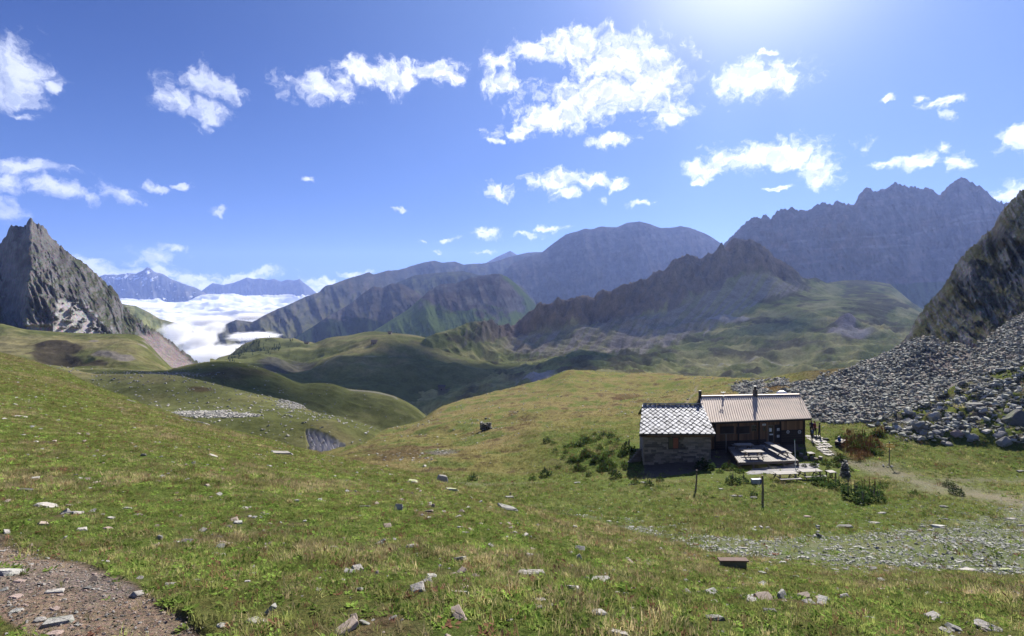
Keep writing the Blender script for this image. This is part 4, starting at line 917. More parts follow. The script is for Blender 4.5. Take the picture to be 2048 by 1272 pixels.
def w_stony(P, X, Y):
    return (stony_mask(X, Y, fbm(P[..., 0] / 1.6, P[..., 1] / 1.6, o=3, seed=113) * 2.2) * (0.35 + sst(fbm(P[..., 0] / 2.5, P[..., 1] / 2.5, o=3, seed=118), -0.3, 0.5)) + 0.05 + 0.25 * sst(X, 1650, 1800) * sst(Y, 985, 1010)) * (P[..., 1] < 62) * np.clip(26 / P[..., 1], 0.3, 2)
stones_on('stone_litter', 'basin_ground', 17000, w_stony, 0.03, 0.18, [M_STONE, M_SCREE, M_SCREE], 'flat grey stones littering the floor of the hollow', 0.7, 0.06, 2.2, ('chip', 'flat', 'chip'))
def w_ms(P, X, Y):
    D = P[..., 1]; n3 = fbm(P[..., 0] / 0.9, P[..., 1] / 0.9, o=3, seed=103)
    return (0.25 + 1.2 * sst(n3, 0.25, 0.6) + 1.6 * sst(Y - np.interp(X, [1250, 1700, 2048], [1092, 1146, 1158]), 10, -8) * sst(X, 1250, 1400)) * np.clip(10 / np.maximum(D, 4), 0.2, 2) + 0.5 * sst(D, 25, 40) * 0.4
stones_on('meadow_stones', 'foreground_meadow', 5200, w_ms, 0.025, 0.20, [M_STONE, M_STONEP, M_PEB], 'small stones showing through the turf', 0.6, 0.08, 3.0, ('chip', 'flat', 'chip'))
def w_path(P, X, Y): return path_mask(X, Y, 0) * (P[..., 1] < 12)
stones_on('gravel', 'foreground_meadow', 5000, w_path, 0.004, 0.032, [M_PEB, M_STONEP, M_PEB, M_STONED], 'gravel on the footpath', 0.8, 0.05, 3.5)
def w_hill(P, X, Y):
    n3 = fbm(P[..., 0] / 9, P[..., 1] / 9, o=3, seed=214)
    return (P[..., 1] > 62) * (1 - scree_mask(X, Y)) * (0.12 + sst(n3, 0.2, 0.5)) + 3.0 * sst(bump2(X, Y, 885, 905, 45, 10), .5, .8)
stones_on('hill_stones', 'basin_ground', 2600, w_hill, 0.12, 0.6, [M_STONE, M_STONEP], 'small stones strewn over the brown hill', 0.8, 0.08, 3.0)
def w_shelf(P, X, Y): return sst(bump2(X, Y, 430, 830, 110, 8), .45, .6) + 0.03 + 0.5 * sst(bump2(X, Y, 590, 808, 60, 12), .5, .8) * (Y < 826)
stones_on('stone_strip', 'shelf_meadow', 4200, w_shelf, 0.25, 1.1, [M_STONE, M_STONEP], 'strip of pale stones across the far shelf', 0.8, 0.05, 2.2)
stones_on('hillside_stones', 'dark_hill', 1500, lambda P, X, Y: 0.1 + 2 * sst(bump2(X, Y, 320, 750, 170, 6), .4, .8), 0.3, 1.3, [M_STONE, M_STONEP], 'pale stones dotting the hillside', 0.7, 0.05, 3.0)
# ------------------------------------------------------------------ building helpers
V3 = Vector
class Thing:
    def __init__(s, name, loc, label, cat, group=None):
        s.L = V3(loc); s.e = bpy.data.objects.new(name, None); COL.objects.link(s.e); s.e.location = s.L; s.e.empty_display_size = 0.2
        tag(s.e, label, cat, group)
    def part(s, name, bm, mat, parent=None, label=None):
        """mesh given in world coordinates"""
        bmesh.ops.translate(bm, vec=-s.L, verts=bm.verts[:]); bmesh.ops.recalc_face_normals(bm, faces=bm.faces[:])
        o = link(name, to_mesh(name, bm, mat)); o.parent = parent or s.e
        if label: o['label'] = label
        return o
    def piece(s, name, me, M, parent=None):
        """shared mesh placed by a world matrix"""
        o = link(name, me); o.parent = parent or s.e; o.matrix_basis = Matrix.Translation(-s.L) @ M; return o
def hexa(bm, b, t):
    """solid from four bottom and four top corners"""
    vs = [bm.verts.new(p) for p in b] + [bm.verts.new(p) for p in t]; n = len(b)
    bm.faces.new(vs[:n][::-1]); bm.faces.new(vs[n:])
    for i in range(n): bm.faces.new((vs[i], vs[(i + 1) % n], vs[n + (i + 1) % n], vs[n + i]))
def bar(bm, a, b, w, h, up=V3((0, 0, 1))):
    a, b = V3(a), V3(b); d = (b - a).normalized(); s = d.cross(up)
    s = (s if s.length > 1e-3 else V3((1, 0, 0))).normalized() * w / 2; u = s.normalized().cross(d).normalized() * h / 2
    hexa(bm, [a - s - u, a + s - u, a + s + u, a - s + u], [b - s - u, b + s - u, b + s + u, b - s + u])
def rod(bm, a, b, r1, r2=None, n=8):
    a, b = V3(a), V3(b); r2 = r1 if r2 is None else r2; d = (b - a).normalized(); s = d.orthogonal().normalized(); u = d.cross(s)
    f = lambda c, r: [c + (s * math.cos(k * 6.2832 / n) + u * math.sin(k * 6.2832 / n)) * r for k in range(n)]
    hexa(bm, f(a, r1), f(b, r2))
def B(): return bmesh.new()
UNIT = {}
def unit_box(mat, key=0, bev=0.0):
    k = (mat.name, key)
    if k not in UNIT:
        bm = B(); bmesh.ops.create_cube(bm, size=1.0)
        if key:
            r = random.Random(key)
            for v in bm.verts: v.co += V3((r.uniform(-1, 1) * .06, r.uniform(-1, 1) * .1, r.uniform(-1, 1) * .10))
        UNIT[k] = to_mesh('piece', bm, mat)
    return UNIT[k]
def frame(o, x, y, z):
    return Matrix(((x.x, y.x, z.x, o.x), (x.y, y.y, z.y, o.y), (x.z, y.z, z.z, o.z), (0, 0, 0, 1)))

M_LAUZE = [simple_mat('roof_stone', (0.38, 0.385, 0.40), 0.7, var=0.2, scale=3.0, bump=0.35, bdist=0.01, rnd=0.22, spec=0.5),
           simple_mat('roof_stone_grey', (0.21, 0.215, 0.235), 0.7, var=0.2, scale=3.0, bump=0.35, bdist=0.01, rnd=0.2, spec=0.5)]
M_METAL = simple_mat('painted_sheet_metal', (0.62, 0.48, 0.36), 0.6, var=0.05, scale=1.4, bump=0.03, spec=0.5, col2=(0.55, 0.43, 0.325))
M_WOODB = simple_mat('brown_board', (0.175, 0.098, 0.050), 0.8, var=0.3, scale=3.0, bump=0.4, bdist=0.01, stretch=(4, 4, 0.4), rnd=0.35)
M_WOODD = simple_mat('dark_wood', (0.030, 0.022, 0.018), 0.8, var=0.3, scale=3.0, bump=0.3, bdist=0.01, rnd=0.2)
M_WOODG = simple_mat('weathered_wood', (0.24, 0.22, 0.195), 0.75, var=0.18, scale=6.0, bump=0.4, bdist=0.005, stretch=(1, 1, 1), rnd=0.12)
M_WOODM = simple_mat('grey_brown_wood', (0.16, 0.13, 0.10), 0.85, var=0.25, scale=8.0, bump=0.4, bdist=0.008)
M_MORTAR = simple_mat('mortar', (0.085, 0.075, 0.065), 0.95, var=0.2, scale=5.0, bump=0.6)
M_WSTONE = simple_mat('wall_stone', (0.235, 0.20, 0.165), 0.9, var=0.22, scale=5.0, bump=0.8, bdist=0.03, rnd=0.5, col2=(0.19, 0.165, 0.14))
M_GLASSD = simple_mat('window_glass', (0.010, 0.013, 0.018), 0.12, var=0.0, bump=0.0, spec=0.5)
M_PAPER = simple_mat('paper', (0.72, 0.72, 0.70), 0.8, var=0.03, bump=0.0)
M_INK = simple_mat('ink', (0.03, 0.03, 0.04), 0.8, var=0.0, bump=0.0)
M_BLUE = simple_mat('blue_plastic', (0.02, 0.035, 0.30), 0.5, var=0.05, bump=0.0)
M_BLUEL = simple_mat('blue_cloth', (0.03, 0.09, 0.28), 0.8, var=0.15, bump=0.2)
M_RED = simple_mat('red_paint', (0.30, 0.05, 0.035), 0.6, var=0.1, bump=0.1)
M_STEEL = simple_mat('galvanised_steel', (0.45, 0.46, 0.48), 0.4, metal=0.8, var=0.08, bump=0.0)
M_DARKM = simple_mat('dark_metal', (0.03, 0.03, 0.033), 0.5, metal=0.5, var=0.1, bump=0.0)
M_WHITE = simple_mat('white_paint', (0.72, 0.73, 0.74), 0.5, var=0.05, bump=0.0)
M_YEL = simple_mat('yellow_paint', (0.62, 0.36, 0.05), 0.6, var=0.1, bump=0.0)
M_RUST = simple_mat('red_brown_board', (0.26, 0.10, 0.06), 0.8, var=0.2, bump=0.2)

# ------------------------------------------------------------------ the mountain hut
def lerp(a, b, t): return V3(a) + (V3(b) - V3(a)) * t
def build_hut():
    H = Thing('mountain_hut', (27.5, 59.5, -18.1), 'mountain hut, tan metal roof over dark boards, stone wing under pale diamond slabs', 'hut')
    EL, ER, RL, RR = V3((21.75, 56.0, -15.0)), V3((35.05, 57.9, -15.0)), V3((22.8, 60.0, -12.9)), V3((35.9, 61.8, -13.06))
    BL, BR = RL + V3((0.9, 4.2, -2.3)), RR + V3((0.9, 4.2, -2.3))
    ux = (ER - EL).normalized()
    # metal roof: sheet with raised ribs running from ridge to eave, front and back
    bm = B()
    for (a, b, c, d) in ((EL, ER, RR, RL), (RL, RR, BR, BL)):
        hexa(bm, [a - V3((0, 0, .06)), b - V3((0, 0, .06)), c - V3((0, 0, .06)), d - V3((0, 0, .06))], [a, b, c, d])
    mr = H.part('metal_roof', bm, M_METAL)
    nrib = 46
    rb = B()
    for i in range(nrib + 1):
        t = i / nrib
        a, b = lerp(EL, ER, t) + V3((0, 0, .02)), lerp(RL, RR, t) + V3((0, 0, .02))
        bar(rb, a, b, 0.07, 0.075)
    for i in range(0, nrib + 1, 2):
        t = i / nrib; bar(rb, lerp(RL, RR, t) + V3((0, 0, .02)), lerp(BL, BR, t) + V3((0, 0, .02)), 0.055, 0.075)
    r_ = H.part('roof_rib', rb, M_METAL, mr); tag(r_, kind='stuff')
    rc = B(); bar(rc, RL + V3((-.05, 0, .06)), RR + V3((.05, 0, .06)), 0.34, 0.05); H.part('ridge_cap', rc, M_METAL, mr)
    fb = B(); bar(fb, EL + V3((0, .03, -.16)), ER + V3((0, .03, -.16)), 0.05, 0.18); H.part('fascia_board', fb, M_WOODD)
    for (a, b) in ((EL, RL), (ER, RR)):
        vb = B(); bar(vb, a + V3((0, 0, -.14)), b + V3((0, 0, -.14)), 0.05, 0.2); H.part('verge_board', vb, M_WOODD)
    # wooden walls
    z0, zt = -19.4, -15.2
    FL, FR = V3((22.15, 56.75, 0)), V3((34.55, 58.5, 0)); GL, GR = FL + V3((1.2, 6.6, 0)), FR + V3((1.2, 6.6, 0))
    fu = (FR - FL).normalized(); fn = V3((fu.y, -fu.x, 0)); LW = (FR - FL).length
    def wp(s, z, out=0.0):
        p = FL + fu * s + fn * out; p.z = z; return p
    bm = B(); cs = [FL, FR, GR, GL]
    hexa(bm, [V3((p.x, p.y, z0)) for p in cs], [V3((p.x, p.y, zt)) for p in cs])
    # gables
    for (a, b, r) in ((FL, GL, RL), (FR, GR, RR)):
        m_ = (a + b) / 2; ap = V3((m_.x + (-.15 if a is FR else .0), m_.y, r.z - .15)); q = [V3((a.x, a.y, zt)), V3((b.x, b.y, zt))]
        vs = [bm.verts.new(p) for p in (q[0], q[1], ap)]; bm.faces.new(vs)
    ww = H.part('wooden_wall', bm, M_WOODD)
    n = int(LW / 0.2)
    for i in range(n):
        s = (i + .5) * LW / n; bot = -18.3 if i % 1 == 0 else z0
        c_ = wp(s, (zt - .02 + bot) / 2, 0.015 + 0.006 * (i % 3))
        H.piece('plank', unit_box(M_WOODB), frame(c_, fu * (LW / n * .93), fn * 0.03, V3((0, 0, zt - .02 - bot))))
    # low front boards coloured dark for the shade; dark panel at the right bay
    for k in range(4):
        bb = B(); z = -18.25 + k * 0.24; bar(bb, wp(1.3, z, .06), wp(7.6, z, .06), 0.03, 0.215); H.part('shade_board', bb, M_WOODD)
    for k in range(7):
        bb = B(); z = -18.2 + k * 0.27; bar(bb, wp(9.55, z, .06), wp(12.3, z, .06), 0.03, 0.25); H.part('panel_board', bb, M_WOODD)
    for s in (1.15, 4.05, 6.65, 9.35, 12.45):                       # posts
        pb = B(); bar(pb, wp(s, -19.2, .14), wp(s, -15.1, .14), 0.13, 0.13); H.part('post', pb, M_WOODD)
    def px2s(px):
        k = (px - CX) / FOC   # intersection of the sight line's plan with the wall line
        return (k * FL.y - FL.x) / (fu.x - k * fu.y)
    def zof(px, py):
        s = px2s(px); d = (FL + fu * s).y; return (HY - py) / FOC * d
    def rect(px0, px1, py0, py1, out, th, name, mat, parent=None, label=None):
        s0, s1 = px2s(px0), px2s(px1); za, zb = zof(px0, py1), zof(px0, py0); b_ = B()
        hexa(b_, [wp(s0, za, out), wp(s1, za, out), wp(s1, za, out + th), wp(s0, za, out + th)], [wp(s0, zb, out), wp(s1, zb, out), wp(s1, zb, out + th), wp(s0, zb, out + th)])
        return H.part(name, b_, mat, parent, label)
    for (a, b) in ((1440, 1467), (1472, 1498)):
        w_ = rect(a, b, 853, 867, 0.045, 0.03, 'window', M_WOODD)
        mid = (a + b) / 2
        rect(a + 1, mid - .6, 854, 866, 0.078, 0.02, 'shutter', M_WOODD, w_); rect(mid + .6, b - 1, 854, 866, 0.078, 0.02, 'shutter', M_WOODD, w_)
        rect(a - 1, b + 1, 867, 868, 0.05, 0.10, 'sill', M_WOODM, w_)
    w_ = rect(1502, 1512, 850, 862, 0.045, 0.03, 'window', M_WOODM)
    for i in range(2):
        for j in range(2): rect(1503 + i * 4.6, 1507 + i * 4.6, 851 + j * 5.6, 855.8 + j * 5.6, 0.078, 0.012, 'pane', M_GLASSD, w_)
    d_ = rect(1535, 1547, 850, 884, 0.045, 0.03, 'door', M_WOODM)
    rect(1536.5, 1545.5, 851.5, 868, 0.078, 0.012, 'pane', M_GLASSD, d_); rect(1537, 1545, 870, 883, 0.078, 0.012, 'panel', M_WOODD, d_)
    rect(1537.5, 1542.5, 856, 863, 0.092, 0.006, 'notice', M_PAPER, d_); rect(1538, 1545, 867.5, 870, 0.092, 0.006, 'notice', M_PAPER, d_)
    d2 = rect(1549, 1562, 849, 885, 0.045, 0.04, 'door', M_WOODD, label='dark door with two white notices')
    rect(1553, 1558.5, 856, 861.5, 0.09, 0.006, 'notice', M_PAPER, d2); rect(1553, 1558.5, 869.5, 874.5, 0.09, 0.006, 'notice', M_PAPER, d2)
    for y in (857.5, 859, 860.3, 871, 872.5): rect(1554, 1557.8, y, y + .45, 0.097, 0.002, 'lettering', M_INK, d2)
    sg = rect(1524, 1531, 847.5, 851, 0.06, 0.02, 'sign_board', M_PAPER); rect(1525, 1530, 849, 849.8, 0.082, 0.002, 'lettering', M_INK, sg)
    rect(1525.5, 1531, 853, 862, 0.045, 0.03, 'pane', M_GLASSD)
    for px in (1575, 1598):                                          # painted flowers on the dark panel
        s = px2s(px); z = zof(px, 863.5); fl = B()
        for k in range(6):
            a = k * 1.047; c0 = wp(s, z, .085) + fu * math.cos(a) * .15 + V3((0, 0, math.sin(a) * .15))
            bmesh.ops.create_icosphere(fl, subdivisions=1, radius=.085, matrix=Matrix.Translation(c0) @ Matrix.Diagonal((1, .3, 1, 1)))
        H.part('flower_ornament', fl, simple_mat('faded_white', (0.4, 0.4, 0.4), 0.8, bump=0) if px == 1575 else bpy.data.materials['faded_white'])
    for (px, py, h) in ((1448, 897, 0), ):
        pass
    # things on the roof
    cb = B(); p = lerp(RL, RR, 0.545) + V3((0, -.1, 0)); bar(cb, p + V3((0, 0, -.3)), p + V3((0, 0, .75)), 0.42, 0.42, V3((0, 1, 0)))
    ch = H.part('chimney', cb, M_MORTAR)
    cb = B(); rod(cb, p + V3((0, 0, .75)), p + V3((0, 0, 1.1)), .12, .12, 10); bar(cb, p + V3((0, 0, 1.1)), p + V3((0, 0, 1.17)), .34, .34, V3((0, 1, 0))); H.part('chimney_cowl', cb, M_DARKM, ch)
    cb = B(); p = lerp(RL, RR, 0.215); rod(cb, p + V3((0, -.4, -.3)), p + V3((0, -.4, .55)), .045); bar(cb, p + V3((-.28, -.4, .52)), p + V3((.28, -.4, .52)), .05, .05); rod(cb, p + V3((0, -.4, -.3)), p + V3((0, -.4, .12)), .11, .11, 10)
    H.part('vent_pipe', cb, M_STEEL)
    cb = B(); p = lerp(RL, RR, 0.87) + V3((.3, 1.6, 0)); bmesh.ops.create_uvsphere(cb, u_segments=20, v_segments=10, radius=1, matrix=Matrix.Translation(p + V3((0, 0, -.25))) @ Matrix.Diagonal((.72, .5, .42, 1))); H.part('roof_dome', cb, M_STEEL)
    cb = B(); p = RL + V3((-.1, -.3, 0)); bar(cb, p + V3((0, 0, -1.5)), p + V3((0, 0, .75)), .28, .25, V3((0, 1, 0))); H.part('stove_pipe', cb, M_DARKM)
    cb = B(); p = RR + V3((-.05, -.2, 0)); rod(cb, p + V3((0, 0, -.4)), p + V3((0, 0, .75)), .03); rod(cb, p + V3((0, 0, .5)), ER + V3((-.3, .8, .35)), .012, .012, 5); rod(cb, p + V3((-.1, 0, .1)), lerp(ER, RR, .3) + V3((-.7, 0, .05)), .012, .012, 5)
    H.part('antenna_mast', cb, M_DARKM)
    # ---- stone wing
    eL, eR, rL, rR = V3((13.85, 53.4, -15.55)), V3((21.95, 53.55, -15.6)), V3((15.45, 58.4, -13.55)), V3((22.55, 58.7, -13.65))
    bL, bR = rL + V3((.6, 4.6, -2.2)), rR + V3((.6, 4.6, -2.2))
    bm = B()
    for (a, b, c, d) in ((eL, eR, rR, rL), (rL, rR, bR, bL)):
        dz = V3((0, 0, .12)); hexa(bm, [a - dz, b - dz, c - dz, d - dz], [a - dz * .2, b - dz * .2, c - dz * .2, d - dz * .2])
    sr = H.part('slab_roof', bm, M_MORTAR)
    # overlapping diamond slabs laid course by course, clipped at the roof edge
    def clip(poly, f):
        out = []
        for i in range(len(poly)):
            a, b = poly[i], poly[(i + 1) % len(poly)]; fa, fb = f(a), f(b)
            if fa >= 0: out.append(a)
            if (fa >= 0) != (fb >= 0): k = fa / (fa - fb); out.append((a[0] + (b[0] - a[0]) * k, a[1] + (b[1] - a[1]) * k))
        return out
    nS, nT = 12, 7.5; hs, ht = 0.5 / nS, 0.5 / nT; r = random.Random(5)
    nrm = (eR - eL).cross(rL - eL).normalized(); cnt = 0
    for row in range(int(2 * nT) + 2):
        t0 = row * ht
        for k in range(nS + 1):
            s0 = (k + (0.5 if row % 2 else 0)) / nS
            js, jt = r.uniform(-.09, .09) * hs, r.uniform(-.08, .08) * ht; g = 0.85 * r.uniform(.92, 1.06)
            poly = [(s0 + js, t0 + jt - ht * g * 1.02), (s0 + js + hs * g, t0 + jt), (s0 + js, t0 + jt + ht * g), (s0 + js - hs * g, t0 + jt)]
            for f in (lambda q: q[0] + .012, lambda q: 1.006 - q[0], lambda q: q[1] + .02, lambda q: 1.0 - q[1]): poly = clip(poly, f) if poly else poly
            if len(poly) < 3: continue
            P3 = [lerp(lerp(eL, eR, s), lerp(rL, rR, s), t) for s, t in poly]
            lo = min(q[1] for q in poly); tl = r.uniform(-.012, .012)
            top = [p + nrm * (0.085 + 0.10 * (1 - (q[1] - lo) / (2 * ht)) * .6 + tl + r.uniform(-.008, .008)) for p, q in zip(P3, poly)]
            b_ = B(); hexa(b_, [p - nrm * .045 for p in top], top)
            cnt += 1
            H.part('roof_slab', b_, M_LAUZE[1 if r.random() < .33 else 0], sr)
    for i in range(13):                                              # ridge slabs
        t = (i + .5) / 13; c_ = lerp(rL, rR, t) + V3((0, -.06, .16)); H.piece('ridge_slab', unit_box(M_LAUZE[0], 5), frame(c_, (rR - rL) / 13 * .96, V3((0, .42, -.16)), V3((0, .02, .06))), sr)
    fb = B(); bar(fb, eL + V3((0, .08, -.24)), eR + V3((0, .08, -.24)), 0.08, 0.2); H.part('eave_beam', fb, M_WOODB)
    # flashing between both roofs, and the purlin ends
    for t in (0.02, .5, .97):
        pb = B(); p = lerp(eL, rL, t) + V3((0, 0, -.22)); bar(pb, p + V3((-.12, 0, 0)), p + V3((.7, 0, 0)), .14, .16); H.part('purlin_end', pb, M_WOODD)
    # wall core
    aL, aR = V3((14.45, 54.0, 0)), V3((21.75, 54.15, 0)); cL, cR = aL + V3((1.0, 5.4, 0)), aR + V3((1.0, 5.4, 0))
    bm = B(); cs = [aL + V3((.03, .05, 0)), aR + V3((-.03, .05, 0)), cR, cL]; hexa(bm, [V3((p.x, p.y, -20)) for p in cs], [V3((p.x, p.y, -15.75)) for p in cs])
    m_ = (aL + cL) / 2; vs = [bm.verts.new(p) for p in (V3((cs[0].x, cs[0].y, -15.75)), V3((cs[3].x, cs[3].y, -15.75)), V3((m_.x + .05, m_.y + .6, -13.9)))]; bm.faces.new(vs)
    sw = H.part('stone_wall', bm, M_MORTAR)
    wl = [unit_box(M_WSTONE, 40 + k) for k in range(6)]
    z = -19.25; wu = (aR - aL).normalized(); wn = V3((wu.y, -wu.x, 0)); W_ = (aR - aL).length
    win = (2.6, 3.75, -17.35, -16.1); r = random.Random(9); ns = 0
    while z < -15.85:
        h = r.uniform(.13, .27); s = 0.0
        if z + h > -15.75: h = -15.75 - z
        while s < W_:
            l = r.uniform(.28, .85) if h > .16 else r.uniform(.4, 1.1); l = min(l, W_ - s)
            if not (s + l > win[0] and s < win[1] and z + h > win[2] and z < win[3]) and ns < 285 and l > .08:
                c_ = aL + wu * (s + l / 2) + wn * (-.02 + r.uniform(0, .05)); c_.z = z + h / 2
                H.piece('stone', r.choice(wl), frame(c_, wu * l * .95, wn * .2, V3((0, 0, h * .88))), sw); ns += 1
            elif s < win[0] < s + l and z + h > win[2] and z < win[3]:
                l2 = win[0] - s
                if l2 > .1:
                    c_ = aL + wu * (s + l2 / 2); c_.z = z + h / 2; H.piece('stone', r.choice(wl), frame(c_, wu * l2 * .95, wn * .2, V3((0, 0, h * .88))), sw); ns += 1
            s += l
        z += h
    su = (cL - aL).normalized(); sn = V3((-su.y, su.x, 0)); z = -19.2; pc = []
    side = B()
    while z < -15.9:
        h = r.uniform(.18, .3); s = 0
        while s < 5.3:
            l = min(r.uniform(.4, 1.0), 5.4 - s); c_ = aL + su * (s + l / 2) + sn * r.uniform(.0, .04); c_.z = z + h / 2
            M = frame(c_, su * l * .94, sn * .2, V3((0, 0, h * .88))); k = bmesh.ops.create_cube(side, size=1.0, matrix=M); s += l
        z += h
    so = H.part('side_stones', side, M_WSTONE, sw); tag(so, kind='stuff')
    def arect(s0, s1, za, zb, out, th, name, mat, parent=None):
        b_ = B(); f = lambda s, z, o: V3(((aL + wu * s + wn * o).x, (aL + wu * s + wn * o).y, z))
        hexa(b_, [f(s0, za, out), f(s1, za, out), f(s1, za, out + th), f(s0, za, out + th)], [f(s0, zb, out), f(s1, zb, out), f(s1, zb, out + th), f(s0, zb, out + th)])
        return H.part(name, b_, mat, parent)
    wv_ = arect(2.6, 3.75, -17.35, -16.1, -.03, .05, 'window', M_WOODD)
    arect(2.66, 3.12, -17.28, -16.16, .03, .03, 'pane', simple_mat('dusty_glass', (0.09, 0.085, 0.05), 0.4, bump=0), wv_)
    arect(3.16, 3.7, -17.3, -16.14, .03, .05, 'shutter', M_RUST, wv_); arect(2.5, 3.85, -17.47, -17.36, .0, .16, 'sill', M_WSTONE, wv_); arect(2.5, 3.85, -16.09, -15.96, .0, .12, 'lintel', M_WOODD, wv_)
    return H
HUT = build_hut()

# ------------------------------------------------------------------ ground of the hut: flat gravel terrace and flagstones
def at_z(px, py, z):
    d = -z * FOC / (py - HY); return V3(((px - CX) / FOC * d, d, z))
def sheet_poly(name, pts, z, mat, lab=None, lift=0.0, n=26):
    """an uneven ground patch following the ground, 3 cm proud of it"""
    bm = B(); ring = [at_z(px, py, z) for px, py in pts]; c = sum(ring, V3()) / len(ring)
    rings = []
    for k in range(1, 9):
        row = []
        for i in range(len(ring) * 4):
            a, b = ring[(i // 4) % len(ring)], ring[(i // 4 + 1) % len(ring)]; p = lerp(a, b, (i % 4) / 4)
            w_ = 1 + (0.05 * math.sin(i * 1.9) + 0.04 * math.sin(i * 3.7 + 1)) * (k == 8)
            q = c + (p - c) * (k / 8) * w_; q.z = ground_z(q.x, q.y) + 0.05 * (k < 8) - 0.06 * (k == 8) + lift; row.append(bm.verts.new(q))
        rings.append(row)
    cc = bm.verts.new((c.x, c.y, ground_z(c.x, c.y) + .05 + lift)); m = len(rings[0])
    for i in range(m):
        bm.faces.new((cc, rings[0][i], rings[0][(i + 1) % m]))
        for k in range(7): bm.faces.new((rings[k][i], rings[k + 1][i], rings[k + 1][(i + 1) % m], rings[k][(i + 1) % m]))
    bmesh.ops.recalc_face_normals(bm, faces=bm.faces[:])
    for f in bm.faces:
        if f.normal.z < 0: f.normal_flip()
    o = link(name, to_mesh(name, bm, mat)); tag(o, lab, kind='structure'); return o
M_GRAV = simple_mat('terrace_gravel', (0.22, 0.21, 0.205), 0.9, var=0.2, scale=2.5, bump=0.6, bdist=0.03, col2=(0.18, 0.172, 0.17))
sheet_poly('gravel_terrace', [(1488, 945), (1500, 934), (1545, 930), (1590, 924), (1640, 922), (1645, 932), (1620, 938), (1590, 944), (1550, 950), (1515, 952), (1492, 952)], -18.4, M_GRAV)
DARKG = simple_mat('hut_shadow_soil', (0.085, 0.068, 0.052), 0.95, var=0.3, scale=2.0, bump=0.6, bdist=0.05)
sheet_poly('hut_shadow_ground', [(1270, 925), (1282, 905), (1420, 900), (1480, 893), (1560, 886), (1612, 884), (1612, 900), (1580, 912), (1480, 932), (1420, 934), (1320, 952), (1260, 955)], -18.5, DARKG, lift=-0.02)  # dark sheet painted in the outline of the hut's cast shadow
PAVE = Thing('flagstone_path', at_z(1640, 888, -18.05), 'path of pale flagstones beside the hut, leading to the people', 'path')
M_FLAG = simple_mat('flagstone', (0.27, 0.25, 0.22), 0.75, var=0.15, scale=3.0, bump=0.4, rnd=0.2)
rr = random.Random(3)
for i in range(9):
    for j in range(9):
        cx_ = 1614 + i * 3.4 + j * 4.4 + rr.uniform(-1, 1); cy_ = 873 + j * 3.6 + rr.uniform(-.6, .6)
        if i > 7 - (j > 5) * 3: continue
        p = at_z(cx_, cy_, -18.05); p.z = ground_z(p.x, p.y) + .05; s = rr.uniform(.15, .22); a0 = rr.uniform(0, 6); nn = rr.choice((5, 6, 6)); b_ = B()
        ring = [(math.cos(a0 + k * 6.283 / nn) * s * rr.uniform(.8, 1.1), math.sin(a0 + k * 6.283 / nn) * s * 2.3 * rr.uniform(.8, 1.1)) for k in range(nn)]
        hexa(b_, [p + V3((x, y, -.1)) for x, y in ring], [p + V3((x, y, .0)) for x, y in ring]); PAVE.part('flagstone', b_, M_FLAG)

# ------------------------------------------------------------------ deck and tables
def build_deck():
    T = Thing('wooden_deck', (25.5, 54, -18.1), 'raised deck of grey boards in front of the hut door', 'deck')
    zt = -17.85
    A, Bc, C, D_ = at_z(1480, 926, zt), at_z(1590, 920, zt), at_z(1562, 888.5, zt), at_z(1472, 905, zt)
    C = V3((32.0, 57.2, zt)); D_ = V3((24.6, 56.0, zt)); A = V3((A.x, A.y, zt)); n = 34
    A = V3((23.5, 51.2, zt)); Bc = V3((30.0, 51.8, zt)); C = V3((31.0, 57.3, zt)); D_ = V3((24.6, 56.3, zt))
    for i in range(n):
        t0, t1 = i / n + .002, (i + 1) / n - .003; dz = V3((0, 0, .04)); j = rr.uniform(-.02, .02)
        q = [lerp(A, Bc, t0), lerp(A, Bc, t1), lerp(D_, C, t1), lerp(D_, C, t0)]; q = [p + V3((0, 0, j * .3)) for p in q]
        b_ = B(); hexa(b_, [p - dz for p in q], q); T.part('board', b_, M_WOODG)
    for (a, b) in ((A, Bc), (A, D_), (Bc, C)):
        b_ = B(); bar(b_, a + V3((0, 0, -.16)), b + V3((0, 0, -.16)), .06, .2); T.part('edge_beam', b_, M_WOODM)
    for t in (0, .25, .5, .75, 1):
        p = lerp(A, Bc, t) + V3((0, .1, 0)); b_ = B(); bar(b_, p + V3((0, 0, -1.1)), p + V3((0, 0, -.06)), .14, .14, V3((0, 1, 0))); T.part('support_post', b_, M_WOODM)
    return T, zt
DECK, DZ = build_deck()
